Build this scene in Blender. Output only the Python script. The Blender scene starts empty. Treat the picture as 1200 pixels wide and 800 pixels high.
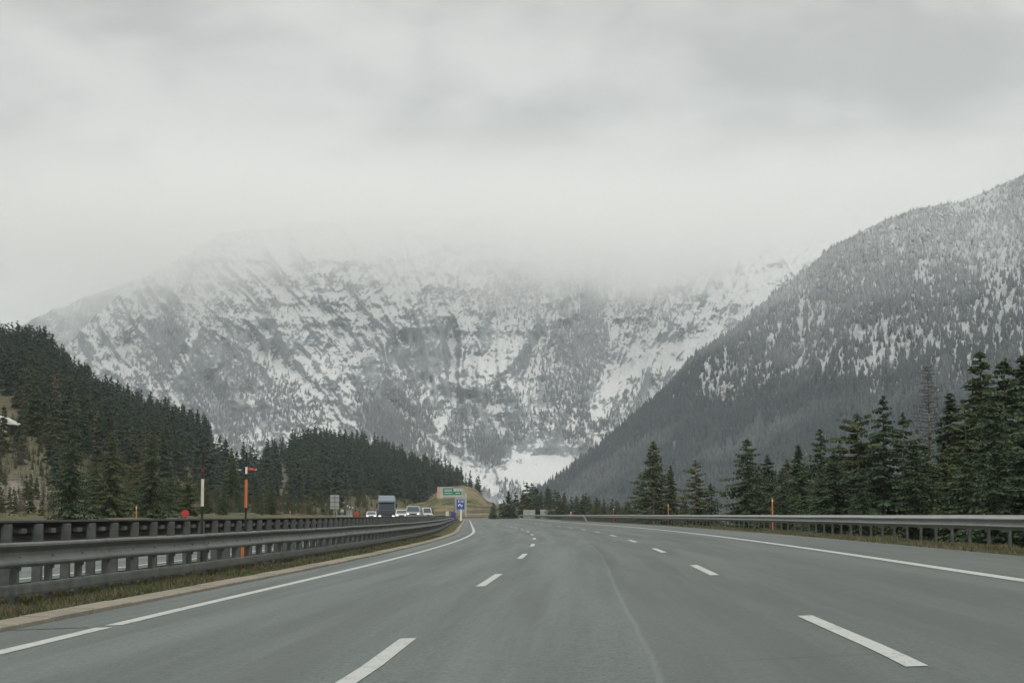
import bpy, bmesh, math, random
import numpy as np
from mathutils import Vector, Matrix
R = math.radians
rnd = random.Random(7)
S = bpy.context.scene
C = S.collection

# ------------------------------------------------------------------ camera
F_PX, CX, CY = 2135.0, 600.0, 400.0            # focal length and centre of the 1200x800 photograph
PITCH = math.atan(203 / F_PX)
CAM_H = 1.11
cam = bpy.data.cameras.new('camera'); cam.lens = 36 * F_PX / 1200; cam.sensor_width = 36
cam.clip_start = 0.1; cam.clip_end = 40000
camo = bpy.data.objects.new('camera', cam); C.objects.link(camo)
camo.location = (0, 0, CAM_H); camo.rotation_euler = (math.pi / 2 + PITCH, 0, 0)
S.camera = camo

# ------------------------------------------------------------------ light
SUN_EL, SUN_AZ = R(42), R(165)
S.view_settings.view_transform = 'Standard'; S.view_settings.look = 'None'
S.view_settings.exposure = 0.27; S.view_settings.gamma = 1
S.cycles.use_denoising = True
S.cycles.volume_bounces = 8; S.cycles.max_bounces = 12
S.cycles.diffuse_bounces = 3; S.cycles.glossy_bounces = 2; S.cycles.transparent_max_bounces = 8
S.cycles.volume_step_rate = 0.35; S.cycles.volume_max_steps = 256

def NT(tree):
    """small node helper"""
    def n(t, inputs=None, **kw):
        nd = tree.nodes.new(t)
        for k, v in kw.items(): setattr(nd, k, v)
        for k, v in (inputs or {}).items():
            if isinstance(v, bpy.types.NodeSocket): tree.links.new(v, nd.inputs[k])
            else: nd.inputs[k].default_value = v
        return nd
    return n
def math_(n, op, a, b=None, clamp=False):
    nd = n('ShaderNodeMath', operation=op, use_clamp=clamp)
    for i, v in enumerate((a, b)):
        if v is None: continue
        if isinstance(v, bpy.types.NodeSocket): nd.id_data.links.new(v, nd.inputs[i])
        else: nd.inputs[i].default_value = v
    return nd.outputs[0]
def mixc(n, f, a, b, blend='MIX'):
    nd = n('ShaderNodeMix', data_type='RGBA', blend_type=blend)
    for k, v in ((0, f), (6, a), (7, b)):
        if isinstance(v, bpy.types.NodeSocket): nd.id_data.links.new(v, nd.inputs[k])
        else: nd.inputs[k].default_value = v if k == 0 else (*v, 1) if len(v) == 3 else v
    return nd.outputs[2]
def ramp(n, fac, a, b, va=0.0, vb=1.0):
    nd = n('ShaderNodeMapRange', inputs={0: fac, 1: a, 2: b, 3: va, 4: vb}, interpolation_type='SMOOTHSTEP')
    return nd.outputs[0]

w = bpy.data.worlds.new('World'); S.world = w; w.use_nodes = True
wt = w.node_tree; wt.nodes.clear(); n = NT(wt)
sky = n('ShaderNodeTexSky', sky_type='NISHITA', sun_disc=False, sun_elevation=SUN_EL, sun_rotation=SUN_AZ)
skyc = mixc(n, 1.0, sky.outputs[0], (0.10, 0.10, 0.10), 'MULTIPLY')
tc = n('ShaderNodeTexCoord').outputs['Generated']
sep = n('ShaderNodeSeparateXYZ', {0: tc})
# overcast deck: flatten the direction on a cloud layer so that streaks foreshorten towards the horizon
zc = math_(n, 'ADD', math_(n, 'MAXIMUM', sep.outputs[2], 0.0), 0.34)
px_ = math_(n, 'DIVIDE', sep.outputs[0], zc); py_ = math_(n, 'DIVIDE', sep.outputs[1], zc)
cv = n('ShaderNodeCombineXYZ', {0: px_, 1: py_, 2: 0.0}).outputs[0]
n1 = n('ShaderNodeTexNoise', {'Vector': cv, 'Scale': 2.3, 'Detail': 5.0, 'Roughness': 0.5, 'Distortion': 0.25}).outputs[0]
n2 = n('ShaderNodeTexNoise', {'Vector': cv, 'Scale': 6.5, 'Detail': 6.0, 'Roughness': 0.55, 'Distortion': 0.4}).outputs[0]
nn = math_(n, 'ADD', math_(n, 'MULTIPLY', n1, 0.68), math_(n, 'MULTIPLY', n2, 0.32))
lum = ramp(n, nn, 0.40, 0.59, 0.40, 0.61)
# overcast skies brighten towards the zenith
zen = ramp(n, sep.outputs[2], 0.29, 0.9, 1.0, 2.3)
lum = math_(n, 'MULTIPLY', lum, zen)
lowl = ramp(n, sep.outputs[2], 0.04, 0.20, 1.10, 1.0)
lum = math_(n, 'MULTIPLY', lum, lowl)
lum = math_(n, 'ADD', lum, math_(n, 'MULTIPLY', math_(n, 'MULTIPLY', ramp(n, sep.outputs[0], -0.14, -0.27), ramp(n, sep.outputs[2], 0.24, 0.10)), 0.10))
cl = n('ShaderNodeCombineXYZ', {0: lum, 1: math_(n, 'MULTIPLY', lum, 0.982), 2: math_(n, 'MULTIPLY', lum, 0.918)}).outputs[0]
fin = mixc(n, 0.95, skyc, cl)
bg = n('ShaderNodeBackground', {'Color': fin, 'Strength': 1.0})
n('ShaderNodeOutputWorld', {'Surface': bg.outputs[0]})

sun = bpy.data.lights.new('sun', 'SUN'); sun.energy = 1.25; sun.angle = R(25); sun.color = (1, 0.97, 0.92)
suno = bpy.data.objects.new('sun', sun); C.objects.link(suno)
sd = Vector((math.sin(SUN_AZ) * math.cos(SUN_EL), math.cos(SUN_AZ) * math.cos(SUN_EL), math.sin(SUN_EL)))
suno.rotation_euler = sd.to_track_quat('Z', 'Y').to_euler()

# ------------------------------------------------------------------ helpers
def ray(px, py):
    """(x/y, z/y) of the sight line through a photo pixel, z measured from the camera"""
    d = F_PX * math.cos(PITCH) - (CY - py) * math.sin(PITCH)
    return (px - CX) / d, (F_PX * math.sin(PITCH) + (CY - py) * math.cos(PITCH)) / d
def at(px, py, y):
    u, s = ray(px, py); return Vector((u * y, y, CAM_H + s * y))
def slope_v(py):
    return (F_PX * math.sin(PITCH) + (CY - py) * math.cos(PITCH)) / (F_PX * math.cos(PITCH) - (CY - py) * math.sin(PITCH))

_perm = np.random.RandomState(3).permutation(4096)
_g = np.random.RandomState(5).uniform(-1, 1, 4096)
def vnoise(x, y, z=0.0):
    """gradient-free smooth value noise in [-1,1]"""
    x, y, z = np.broadcast_arrays(np.asarray(x, float), np.asarray(y, float), np.asarray(z, float))
    xi, yi, zi = np.floor(x).astype(int), np.floor(y).astype(int), np.floor(z).astype(int)
    fx, fy, fz = x - xi, y - yi, z - zi
    fx = fx * fx * fx * (fx * (fx * 6 - 15) + 10); fy = fy * fy * fy * (fy * (fy * 6 - 15) + 10); fz = fz * fz * (3 - 2 * fz)
    def h(a, b, c): return _g[(_perm[(a + _perm[(b + _perm[c & 4095]) & 4095]) & 4095]) & 4095]
    r = 0
    for dz, wz in ((0, 1 - fz), (1, fz)):
        r = r + wz * ((h(xi, yi, zi + dz) * (1 - fx) + h(xi + 1, yi, zi + dz) * fx) * (1 - fy)
                      + (h(xi, yi + 1, zi + dz) * (1 - fx) + h(xi + 1, yi + 1, zi + dz) * fx) * fy)
    return r
def fbm(x, y, octv=5, gain=0.5, z=0.0):
    a, s, t = 1.0, 0, 0; f = 1.0
    for k in range(octv):
        s = s + a * vnoise(x * f + 17.3 * k, y * f - 9.1 * k, z + k * 3.7); t += a; a *= gain; f *= 2.03
    return s / t
def ridged(x, y, octv=5, gain=0.5, z=0.0):
    a, s, t = 1.0, 0, 0; f = 1.0
    for k in range(octv):
        s = s + a * (1 - 2 * np.abs(vnoise(x * f + 5.3 * k, y * f + 3.1 * k, z + k * 1.7))); t += a; a *= gain; f *= 2.07
    return s / t
def sstep(x, a, b):
    t = np.clip((np.asarray(x, float) - a) / (b - a), 0, 1); return t * t * (3 - 2 * t)

def mesh_np(name, V, Fq, smooth=True, attrs=None, uv=None):
    """mesh from numpy verts and faces (all faces the same size)"""
    me = bpy.data.meshes.new(name)
    V = np.asarray(V, np.float32); Fq = np.asarray(Fq, np.int32); k = Fq.shape[1]
    me.vertices.add(len(V)); me.vertices.foreach_set('co', V.ravel())
    me.loops.add(Fq.size); me.loops.foreach_set('vertex_index', Fq.ravel())
    me.polygons.add(len(Fq)); me.polygons.foreach_set('loop_start', np.arange(0, Fq.size, k, dtype=np.int32))
    if smooth: me.polygons.foreach_set('use_smooth', np.ones(len(Fq), bool))
    me.update(calc_edges=True)
    for kk, v in (attrs or {}).items():
        a = me.attributes.new(kk, 'FLOAT', 'POINT'); a.data.foreach_set('value', np.asarray(v, np.float32).ravel())
    if uv is not None:
        l = me.uv_layers.new(name='UVMap'); l.data.foreach_set('uv', np.asarray(uv, np.float32)[Fq.ravel()].ravel())
    return me
def grid_faces(nr, nc):
    i = np.arange(nr * nc).reshape(nr, nc)
    return np.stack([i[:-1, :-1], i[:-1, 1:], i[1:, 1:], i[1:, :-1]], -1).reshape(-1, 4)
def link(name, me, mat, parent=None, loc=None):
    o = bpy.data.objects.new(name, me); C.objects.link(o)
    if mat is not None and not me.materials: me.materials.append(mat)
    if parent is not None: o.parent = parent
    if loc is not None: o.location = loc
    return o
def empty(name, loc=(0, 0, 0), rz=0):
    o = bpy.data.objects.new(name, None); C.objects.link(o); o.location = loc; o.rotation_euler = (0, 0, rz)
    o.empty_display_size = 0.2
    return o
def tag(o, label=None, cat=None, group=None, kind=None):
    if label: o['label'] = label
    if cat: o['category'] = cat
    if group: o['group'] = group
    if kind: o['kind'] = kind
    return o
def copy_tree(o, parent=None):
    c = o.copy(); C.objects.link(c); c.parent = parent
    for ch in o.children: copy_tree(ch, c)
    return c

class MB:
    """collects boxes, tubes and prisms into one mesh"""
    def __init__(s): s.bm = bmesh.new()
    def box(s, c, d, rz=0.0, rx=0.0, bev=0.0):
        m = Matrix.Translation(Vector(c)) @ Matrix.Rotation(rz, 4, 'Z') @ Matrix.Rotation(rx, 4, 'X') @ Matrix.Diagonal((d[0], d[1], d[2], 1))
        r = bmesh.ops.create_cube(s.bm, size=1.0, matrix=m)
        if bev:
            es = list({e for v in r['verts'] for e in v.link_edges})
            bmesh.ops.bevel(s.bm, geom=es, offset=bev, segments=2, affect='EDGES', profile=0.6)
        return s
    def tube(s, a, b, r0, r1=None, seg=10):
        a, b = Vector(a), Vector(b); r1 = r0 if r1 is None else r1
        q = (b - a).to_track_quat('Z', 'Y').to_matrix().to_4x4()
        bmesh.ops.create_cone(s.bm, cap_ends=True, segments=seg, radius1=r0, radius2=max(r1, 1e-4), depth=(b - a).length,
                              matrix=Matrix.Translation((a + b) / 2) @ q)
        return s
    def prism(s, pts, axis, t0, t1):
        """extrude a 2-D outline; axis 'x': pts are (y,z); axis 'y': pts are (x,z); axis 'z': (x,y)"""
        def P(p, t): return {'x': (t, p[0], p[1]), 'y': (p[0], t, p[1]), 'z': (p[0], p[1], t)}[axis]
        a = [s.bm.verts.new(P(p, t0)) for p in pts]; b = [s.bm.verts.new(P(p, t1)) for p in pts]
        k = len(pts); s.bm.faces.new(a); s.bm.faces.new(b[::-1])
        for i in range(k): s.bm.faces.new((a[i], b[i], b[(i + 1) % k], a[(i + 1) % k]))
        return s
    def loft(s, rings):
        vs = [[s.bm.verts.new(p) for p in r] for r in rings]; k = len(vs[0])
        for A, B in zip(vs, vs[1:]):
            for i in range(k): s.bm.faces.new((A[i], A[(i + 1) % k], B[(i + 1) % k], B[i]))
        s.bm.faces.new(vs[0]); s.bm.faces.new(vs[-1][::-1]); return s
    def mesh(s, name, smooth=False, bevel=0.0):
        bmesh.ops.recalc_face_normals(s.bm, faces=s.bm.faces)
        if bevel: bmesh.ops.bevel(s.bm, geom=s.bm.edges[:], offset=bevel, segments=2, affect='EDGES', profile=0.6)
        me = bpy.data.meshes.new(name); s.bm.to_mesh(me); s.bm.free()
        if smooth:
            for p in me.polygons: p.use_smooth = True
        return me
    def build(s, name, mat, parent=None, loc=None, **k): return link(name, s.mesh(name, **k), mat, parent, loc)

# ------------------------------------------------------------------ materials
def material(name):
    m = bpy.data.materials.new(name); m.use_nodes = True; m.node_tree.nodes.clear()
    return m, NT(m.node_tree)
def finish(n, col, rough=0.8, spec=0.3, bump=None, bdist=0.01, metal=0.0, **extra):
    b = n('ShaderNodeBsdfPrincipled')
    for k, v in (('Base Color', col), ('Roughness', rough), ('Specular IOR Level', spec), ('Metallic', metal)):
        if isinstance(v, bpy.types.NodeSocket): n_link(b, v, k)
        else: b.inputs[k].default_value = (*v, 1) if k == 'Base Color' else v
    for k, v in extra.items():
        if isinstance(v, bpy.types.NodeSocket): n_link(b, v, k)
        else: b.inputs[k].default_value = v
    if bump is not None:
        bp = n('ShaderNodeBump', {'Height': bump, 'Distance': bdist, 'Strength': 1.0}); n_link(b, bp.outputs[0], 'Normal')
    n('ShaderNodeOutputMaterial', {'Surface': b.outputs[0]}); return b
def n_link(node, sock, key): node.id_data.links.new(sock, node.inputs[key])
def noise(n, vec, scale, detail=4.0, rough=0.55, dist=0.0):
    return n('ShaderNodeTexNoise', {'Vector': vec, 'Scale': scale, 'Detail': detail, 'Roughness': rough, 'Distortion': dist}).outputs[0]
def pos(n): return n('ShaderNodeNewGeometry').outputs['Position']
def objc(n): return n('ShaderNodeTexCoord').outputs['Object']

def worn(name, c1, c2, scale=6.0, rough=0.6, spec=0.4, metal=0.0, dirt=(0.10, 0.09, 0.075), damt=0.5, obj=True):
    m, n = material(name); v = objc(n) if obj else pos(n)
    a = noise(n, v, scale, 5.0, 0.6); d = noise(n, v, scale * 0.37, 4.0, 0.65, 0.4)
    c = mixc(n, ramp(n, a, 0.3, 0.7), c1, c2)
    c = mixc(n, ramp(n, d, 0.5, 0.75, 0, damt), c, dirt)
    finish(n, c, ramp(n, a, 0.2, 0.8, rough - 0.1, rough + 0.1), spec, bump=a, bdist=0.003, metal=metal)
    return m
M = {}
# galvanised steel, dull and weathered
M['steel'] = worn('galvanised_steel', (0.085, 0.094, 0.09), (0.14, 0.15, 0.142), 3.0, 0.55, 0.5, 0.35, (0.05, 0.052, 0.046), 0.6, obj=False)
M['steel_pale'] = worn('pale_galvanised_steel', (0.19, 0.205, 0.2), (0.29, 0.305, 0.295), 2.0, 0.5, 0.5, 0.3, (0.14, 0.14, 0.13), 0.5, obj=False)
M['steel_dark'] = worn('dark_weathered_shaded_steel', (0.055, 0.058, 0.056), (0.10, 0.105, 0.10), 4.0, 0.65, 0.3, 0.2, (0.04, 0.04, 0.036), 0.5, obj=False)  # weathered steel; its dark tone also paints shade on the rear beam
M['post'] = worn('post_steel', (0.09, 0.098, 0.097), (0.14, 0.15, 0.148), 5.0, 0.6, 0.4, 0.3, (0.07, 0.068, 0.06), 0.5, obj=False)
M['steel_dark2'] = worn('dull_post_steel', (0.07, 0.077, 0.076), (0.11, 0.118, 0.116), 5.0, 0.6, 0.4, 0.3, (0.05, 0.05, 0.045), 0.5, obj=False)
M['darkred'] = worn('faded_dark_red_plastic', (0.12, 0.02, 0.022), (0.16, 0.025, 0.028), 6.0, 0.5, 0.3)
M['black'] = worn('black_plastic', (0.012, 0.013, 0.014), (0.022, 0.023, 0.024), 5.0, 0.6, 0.3)
M['white'] = worn('white_paint', (0.62, 0.62, 0.58), (0.72, 0.72, 0.69), 5.0, 0.5, 0.4, dirt=(0.4, 0.38, 0.33))
M['carwhite'] = worn('white_car_paint', (0.42, 0.43, 0.43), (0.47, 0.48, 0.48), 2.0, 0.35, 0.5, dirt=(0.35, 0.34, 0.31), damt=0.3)
M['cargrey'] = worn('grey_car_paint', (0.20, 0.22, 0.24), (0.24, 0.26, 0.28), 2.0, 0.35, 0.5, dirt=(0.14, 0.14, 0.13), damt=0.3)
M['truckblue'] = worn('slate_blue_truck_paint', (0.03, 0.05, 0.08), (0.045, 0.07, 0.105), 1.5, 0.35, 0.5, dirt=(0.05, 0.055, 0.06), damt=0.4)
M['truckroof'] = worn('grey_blue_deflector_paint', (0.12, 0.15, 0.19), (0.15, 0.185, 0.22), 1.5, 0.4, 0.5, dirt=(0.2, 0.2, 0.2), damt=0.3)
M['orange'] = worn('orange_plastic', (0.42, 0.13, 0.05), (0.49, 0.155, 0.06), 6.0, 0.5, 0.4, dirt=(0.35, 0.13, 0.05), damt=0.4)
M['red'] = worn('red_plastic', (0.32, 0.035, 0.035), (0.40, 0.045, 0.04), 6.0, 0.5, 0.4, dirt=(0.25, 0.05, 0.04), damt=0.3)
M['cream'] = worn('cream_plastic', (0.5, 0.47, 0.39), (0.6, 0.56, 0.47), 6.0, 0.55, 0.4, dirt=(0.3, 0.27, 0.2), damt=0.5)
M['green'] = worn('green_sign_face', (0.0, 0.16, 0.10), (0.01, 0.20, 0.13), 1.0, 0.4, 0.4, dirt=(0.03, 0.16, 0.11), damt=0.3)
M['teal'] = worn('teal_sign_face', (0.02, 0.16, 0.16), (0.03, 0.19, 0.18), 1.0, 0.4, 0.4, dirt=(0.03, 0.16, 0.15), damt=0.3)
M['blue'] = worn('blue_sign_face', (0.03, 0.06, 0.27), (0.04, 0.08, 0.32), 1.0, 0.4, 0.4, dirt=(0.04, 0.06, 0.22), damt=0.3)
M['violet'] = worn('violet_blue_plastic', (0.05, 0.05, 0.16), (0.08, 0.07, 0.2), 3.0, 0.5, 0.4)
M['panel'] = worn('pale_concrete_panel', (0.33, 0.35, 0.33), (0.42, 0.43, 0.41), 0.6, 0.8, 0.2, dirt=(0.24, 0.25, 0.22), damt=0.5)
M['greypanel'] = worn('grey_aluminium', (0.24, 0.27, 0.27), (0.30, 0.33, 0.33), 0.8, 0.6, 0.4, dirt=(0.18, 0.2, 0.19), damt=0.4)
M['peach'] = worn('faded_orange_board', (0.48, 0.27, 0.15), (0.55, 0.33, 0.2), 0.8, 0.7, 0.3)
M['yellow'] = worn('yellow_paint', (0.6, 0.45, 0.04), (0.7, 0.52, 0.06), 3.0, 0.5, 0.4)
M['rubber'] = worn('tyre_rubber', (0.018, 0.018, 0.018), (0.03, 0.03, 0.03), 8.0, 0.85, 0.2)
M['roof'] = worn('pale_roof_sheet', (0.42, 0.43, 0.42), (0.52, 0.53, 0.51), 0.4, 0.7, 0.3, dirt=(0.3, 0.3, 0.28))
M['wallp'] = worn('rendered_wall', (0.34, 0.32, 0.28), (0.42, 0.4, 0.35), 0.4, 0.85, 0.2)
m, n = material('glass_dark'); finish(n, (0.03, 0.045, 0.055), 0.08, 0.5); M['glass'] = m
m, n = material('lit_headlight'); b = finish(n, (0.9, 0.9, 0.85), 0.3, 0.5)
b.inputs['Emission Color'].default_value = (1, 0.96, 0.85, 1); b.inputs['Emission Strength'].default_value = 1.2; M['lamp'] = m

# asphalt: UV = (offset across the road in m, distance along it in m)
m, n = material('asphalt')
uv = n('ShaderNodeUVMap').outputs[0]; su = n('ShaderNodeSeparateXYZ', {0: uv})
P = pos(n)
fine = noise(n, P, 28.0, 4.0, 0.8); mid = noise(n, P, 11.0, 5.0, 0.75)
stretch = n('ShaderNodeMapping', {'Vector': uv, 'Scale': (1.0, 0.03, 1)}).outputs[0]
streak = noise(n, stretch, 1.1, 5.0, 0.6); streak2 = noise(n, stretch, 3.5, 5.0, 0.6)
patch = noise(n, n('ShaderNodeMapping', {'Vector': uv, 'Scale': (0.25, 0.05, 1)}).outputs[0], 1.2, 3.0, 0.5)
col = mixc(n, ramp(n, fine, 0.36, 0.64), (0.022, 0.03, 0.028), (0.12, 0.142, 0.135))
col = mixc(n, ramp(n, mid, 0.42, 0.60, 0, 0.6), col, (0.108, 0.128, 0.121))
# wheel tracks: worn and paler than the middle and edge of a lane
tr = math_(n, 'ABSOLUTE', math_(n, 'SINE', math_(n, 'MULTIPLY', su.outputs[0], math.pi / 1.87)))
col = mixc(n, ramp(n, tr, 0.5, 1.0, 0, 0.18), col, (0.14, 0.152, 0.145))
col = mixc(n, ramp(n, streak, 0.42, 0.62, 0, 0.5), col, (0.055, 0.063, 0.060))
col = mixc(n, ramp(n, streak2, 0.5, 0.75, 0, 0.15), col, (0.15, 0.162, 0.155))
# two paving passes meet in the middle lane: the right one is darker
wob = math_(n, 'MULTIPLY', math_(n, 'SUBTRACT', noise(n, n('ShaderNodeMapping', {'Vector': uv, 'Scale': (0.0, 0.12, 1)}).outputs[0], 1.0, 3.0), 0.5), 0.14)
off = math_(n, 'ADD', su.outputs[0], wob)
side = ramp(n, off, 2.05, 2.13)
col = mixc(n, math_(n, 'MULTIPLY', side, 0.42), col, (0.045, 0.052, 0.05))
d = math_(n, 'ABSOLUTE', math_(n, 'SUBTRACT', off, 2.07))
seamw = math_(n, 'MULTIPLY', ramp(n, d, 0.008, 0.036, 0.36, 0.0), ramp(n, patch, 0.3, 0.6, 0.5, 1))
col = mixc(n, seamw, col, (0.16, 0.17, 0.163))
dl = math_(n, 'SUBTRACT', off, 5.7)   # darker repaired band in the right lane
band = math_(n, 'MULTIPLY', ramp(n, math_(n, 'ABSOLUTE', dl), 0.5, 1.1, 1, 0), ramp(n, streak, 0.3, 0.6, 0.3, 1))
col = mixc(n, math_(n, 'MULTIPLY', band, 0.55), col, (0.06, 0.068, 0.065))
hs = math_(n, 'MULTIPLY', ramp(n, off, 7.7, 8.3), 0.5)
col = mixc(n, hs, col, (0.08, 0.085, 0.08))
crk = n('ShaderNodeTexVoronoi', {'Vector': n('ShaderNodeMapping', {'Vector': uv, 'Scale': (0.16, 0.055, 1)}).outputs[0], 'Scale': 1.0}, feature='DISTANCE_TO_EDGE').outputs[0]
ck = math_(n, 'MULTIPLY', ramp(n, crk, 0.0, 0.0035, 0.5, 0), ramp(n, patch, 0.5, 0.6))
col = mixc(n, ck, col, (0.03, 0.03, 0.03))
col = mixc(n, 1.0, col, (0.93, 0.99, 0.965), 'MULTIPLY')
bh = math_(n, 'ADD', fine, math_(n, 'MULTIPLY', mid, 0.4))
finish(n, col, ramp(n, streak, 0.3, 0.7, 0.58, 0.72), 0.5, bump=bh, bdist=0.008); M['asphalt'] = m

m, n = material('road_paint')
P = pos(n); a = noise(n, P, 30.0, 4.0, 0.7); b_ = noise(n, P, 3.0, 5.0, 0.7)
c = mixc(n, ramp(n, a, 0.3, 0.75), (0.43, 0.45, 0.435), (0.33, 0.35, 0.335))
c = mixc(n, ramp(n, math_(n, 'ADD', math_(n, 'MULTIPLY', b_, 0.5), math_(n, 'MULTIPLY', a, 0.5)), 0.50, 0.60, 0, 0.6), c, (0.17, 0.185, 0.18))
finish(n, c, 0.6, 0.4, bump=a, bdist=0.002); M['paint'] = m

m, n = material('kerb_concrete')
P = pos(n); a = noise(n, P, 22.0, 5.0, 0.7); b_ = noise(n, P, 1.3, 5.0, 0.7, 0.5)
inf = n('ShaderNodeObjectInfo').outputs['Random']
c = mixc(n, ramp(n, a, 0.3, 0.7), (0.14, 0.13, 0.105), (0.25, 0.235, 0.19))
c = mixc(n, ramp(n, b_, 0.42, 0.7, 0, 0.75), c, (0.13, 0.115, 0.085))
c = mixc(n, math_(n, 'MULTIPLY', inf, 0.25), c, (0.36, 0.33, 0.27))
finish(n, c, 0.9, 0.2, bump=a, bdist=0.006); M['kerb'] = m

m, n = material('verge_soil')
P = pos(n); a = noise(n, P, 14.0, 6.0, 0.7); b_ = noise(n, P, 0.9, 4.0, 0.6, 0.4); g_ = noise(n, P, 0.25, 3.0, 0.6)
c = mixc(n, ramp(n, a, 0.3, 0.7), (0.045, 0.04, 0.026), (0.13, 0.115, 0.075))
c = mixc(n, ramp(n, b_, 0.4, 0.62, 0, 0.8), c, (0.055, 0.075, 0.026))
finish(n, c, 0.95, 0.1, bump=a, bdist=0.03); M['soil'] = m

m, n = material('ground_cover')
P = pos(n); a = noise(n, P, 0.5, 7.0, 0.65); b_ = noise(n, P, 0.035, 5.0, 0.6, 0.5)
c = mixc(n, ramp(n, a, 0.3, 0.7), (0.045, 0.055, 0.028), (0.10, 0.10, 0.055))
c = mixc(n, ramp(n, b_, 0.45, 0.6, 0, 0.7), c, (0.14, 0.115, 0.075))
finish(n, c, 0.95, 0.1, bump=a, bdist=0.3); M['ground'] = m

m, n = material('hill_slope')
P = pos(n); a = noise(n, P, 0.25, 8.0, 0.7); b_ = noise(n, P, 0.02, 5.0, 0.6, 0.6); r_ = n('ShaderNodeAttribute', attribute_name='rock').outputs['Fac']
c = mixc(n, ramp(n, a, 0.3, 0.7), (0.055, 0.058, 0.033), (0.16, 0.135, 0.085))
c = mixc(n, ramp(n, b_, 0.4, 0.6, 0, 0.6), c, (0.08, 0.085, 0.045))
rk = mixc(n, ramp(n, noise(n, P, 0.8, 6.0, 0.75), 0.35, 0.65), (0.10, 0.09, 0.075), (0.36, 0.34, 0.30))
c = mixc(n, math_(n, 'MULTIPLY', r_, ramp(n, a, 0.35, 0.55)), c, rk)
finish(n, c, 0.95, 0.1, bump=a, bdist=1.0); M['hill'] = m

m, n = material('cut_rock')
P = pos(n); sp = n('ShaderNodeSeparateXYZ', {0: P})
a = noise(n, P, 0.6, 7.0, 0.7, 0.3)
lay = noise(n, n('ShaderNodeMapping', {'Vector': P, 'Scale': (0.03, 0.03, 1.3)}).outputs[0], 1.6, 5.0, 0.6)
c = mixc(n, ramp(n, lay, 0.35, 0.65), (0.07, 0.062, 0.045), (0.22, 0.19, 0.13))
c = mixc(n, ramp(n, a, 0.5, 0.68, 0, 0.75), c, (0.09, 0.095, 0.04))
finish(n, c, 0.95, 0.1, bump=a, bdist=0.4); M['cut'] = m
m, n = material('dry_grass_bank')
P = pos(n); a = noise(n, P, 0.22, 7.0, 0.75, 0.3); b_ = noise(n, P, 0.05, 6.0, 0.7, 0.8)
c = mixc(n, ramp(n, a, 0.38, 0.62), (0.035, 0.045, 0.02), (0.17, 0.155, 0.085))
c = mixc(n, ramp(n, b_, 0.45, 0.58, 0, 0.8), c, (0.20, 0.165, 0.11))
finish(n, c, 0.95, 0.1, bump=a, bdist=0.4); M['bank'] = m

def mountain_mat(name, rock1, rock2, snowc, tint=(0.09, 0.10, 0.09), veg=0.0):
    m, n = material(name); P = pos(n)
    sn = n('ShaderNodeAttribute', attribute_name='snow').outputs['Fac']
    f1 = noise(n, P, 0.022, 9.0, 0.72, 0.3)
    dv = n('ShaderNodeMapping', {'Vector': P, 'Rotation': (0, 0.5, 0), 'Scale': (1.0, 0.5, 0.45)}).outputs[0]
    f2 = noise(n, dv, 0.05, 7.0, 0.72, 0.8)
    t = math_(n, 'ADD', sn, math_(n, 'MULTIPLY', math_(n, 'SUBTRACT', f1, 0.5), 1.5))
    t = math_(n, 'ADD', t, math_(n, 'MULTIPLY', math_(n, 'SUBTRACT', f2, 0.5), 1.6))
    f3 = noise(n, P, 0.14, 4.0, 0.7, 0.3)
    t = math_(n, 'ADD', t, math_(n, 'MULTIPLY', math_(n, 'SUBTRACT', f3, 0.5), 1.6))
    rk = mixc(n, ramp(n, noise(n, P, 0.012, 8.0, 0.7, 0.5), 0.35, 0.65), rock1, rock2)
    rk = mixc(n, ramp(n, noise(n, P, 0.006, 5.0, 0.6), 0.45, 0.62, 0, veg), rk, tint)
    dust = ramp(n, math_(n, 'ADD', f3, math_(n, 'MULTIPLY', t, 0.45)), 0.55, 0.85, 0, 0.55)
    rk = mixc(n, dust, rk, tuple(v * 0.8 for v in snowc))
    c = mixc(n, ramp(n, t, 0.42, 0.56), rk, snowc)
    hh = math_(n, 'ADD', f1, math_(n, 'MULTIPLY', f2, 0.6))
    finish(n, c, 0.9, 0.1, bump=hh, bdist=9.0); return m
M['mount'] = mountain_mat('rock_and_snow', (0.125, 0.143, 0.155), (0.29, 0.315, 0.33), (0.66, 0.67, 0.67))
M['mount_r'] = mountain_mat('wooded_rock_and_snow', (0.09, 0.095, 0.09), (0.2, 0.2, 0.185), (0.46, 0.48, 0.49), (0.06, 0.07, 0.07), 0.7)

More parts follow.
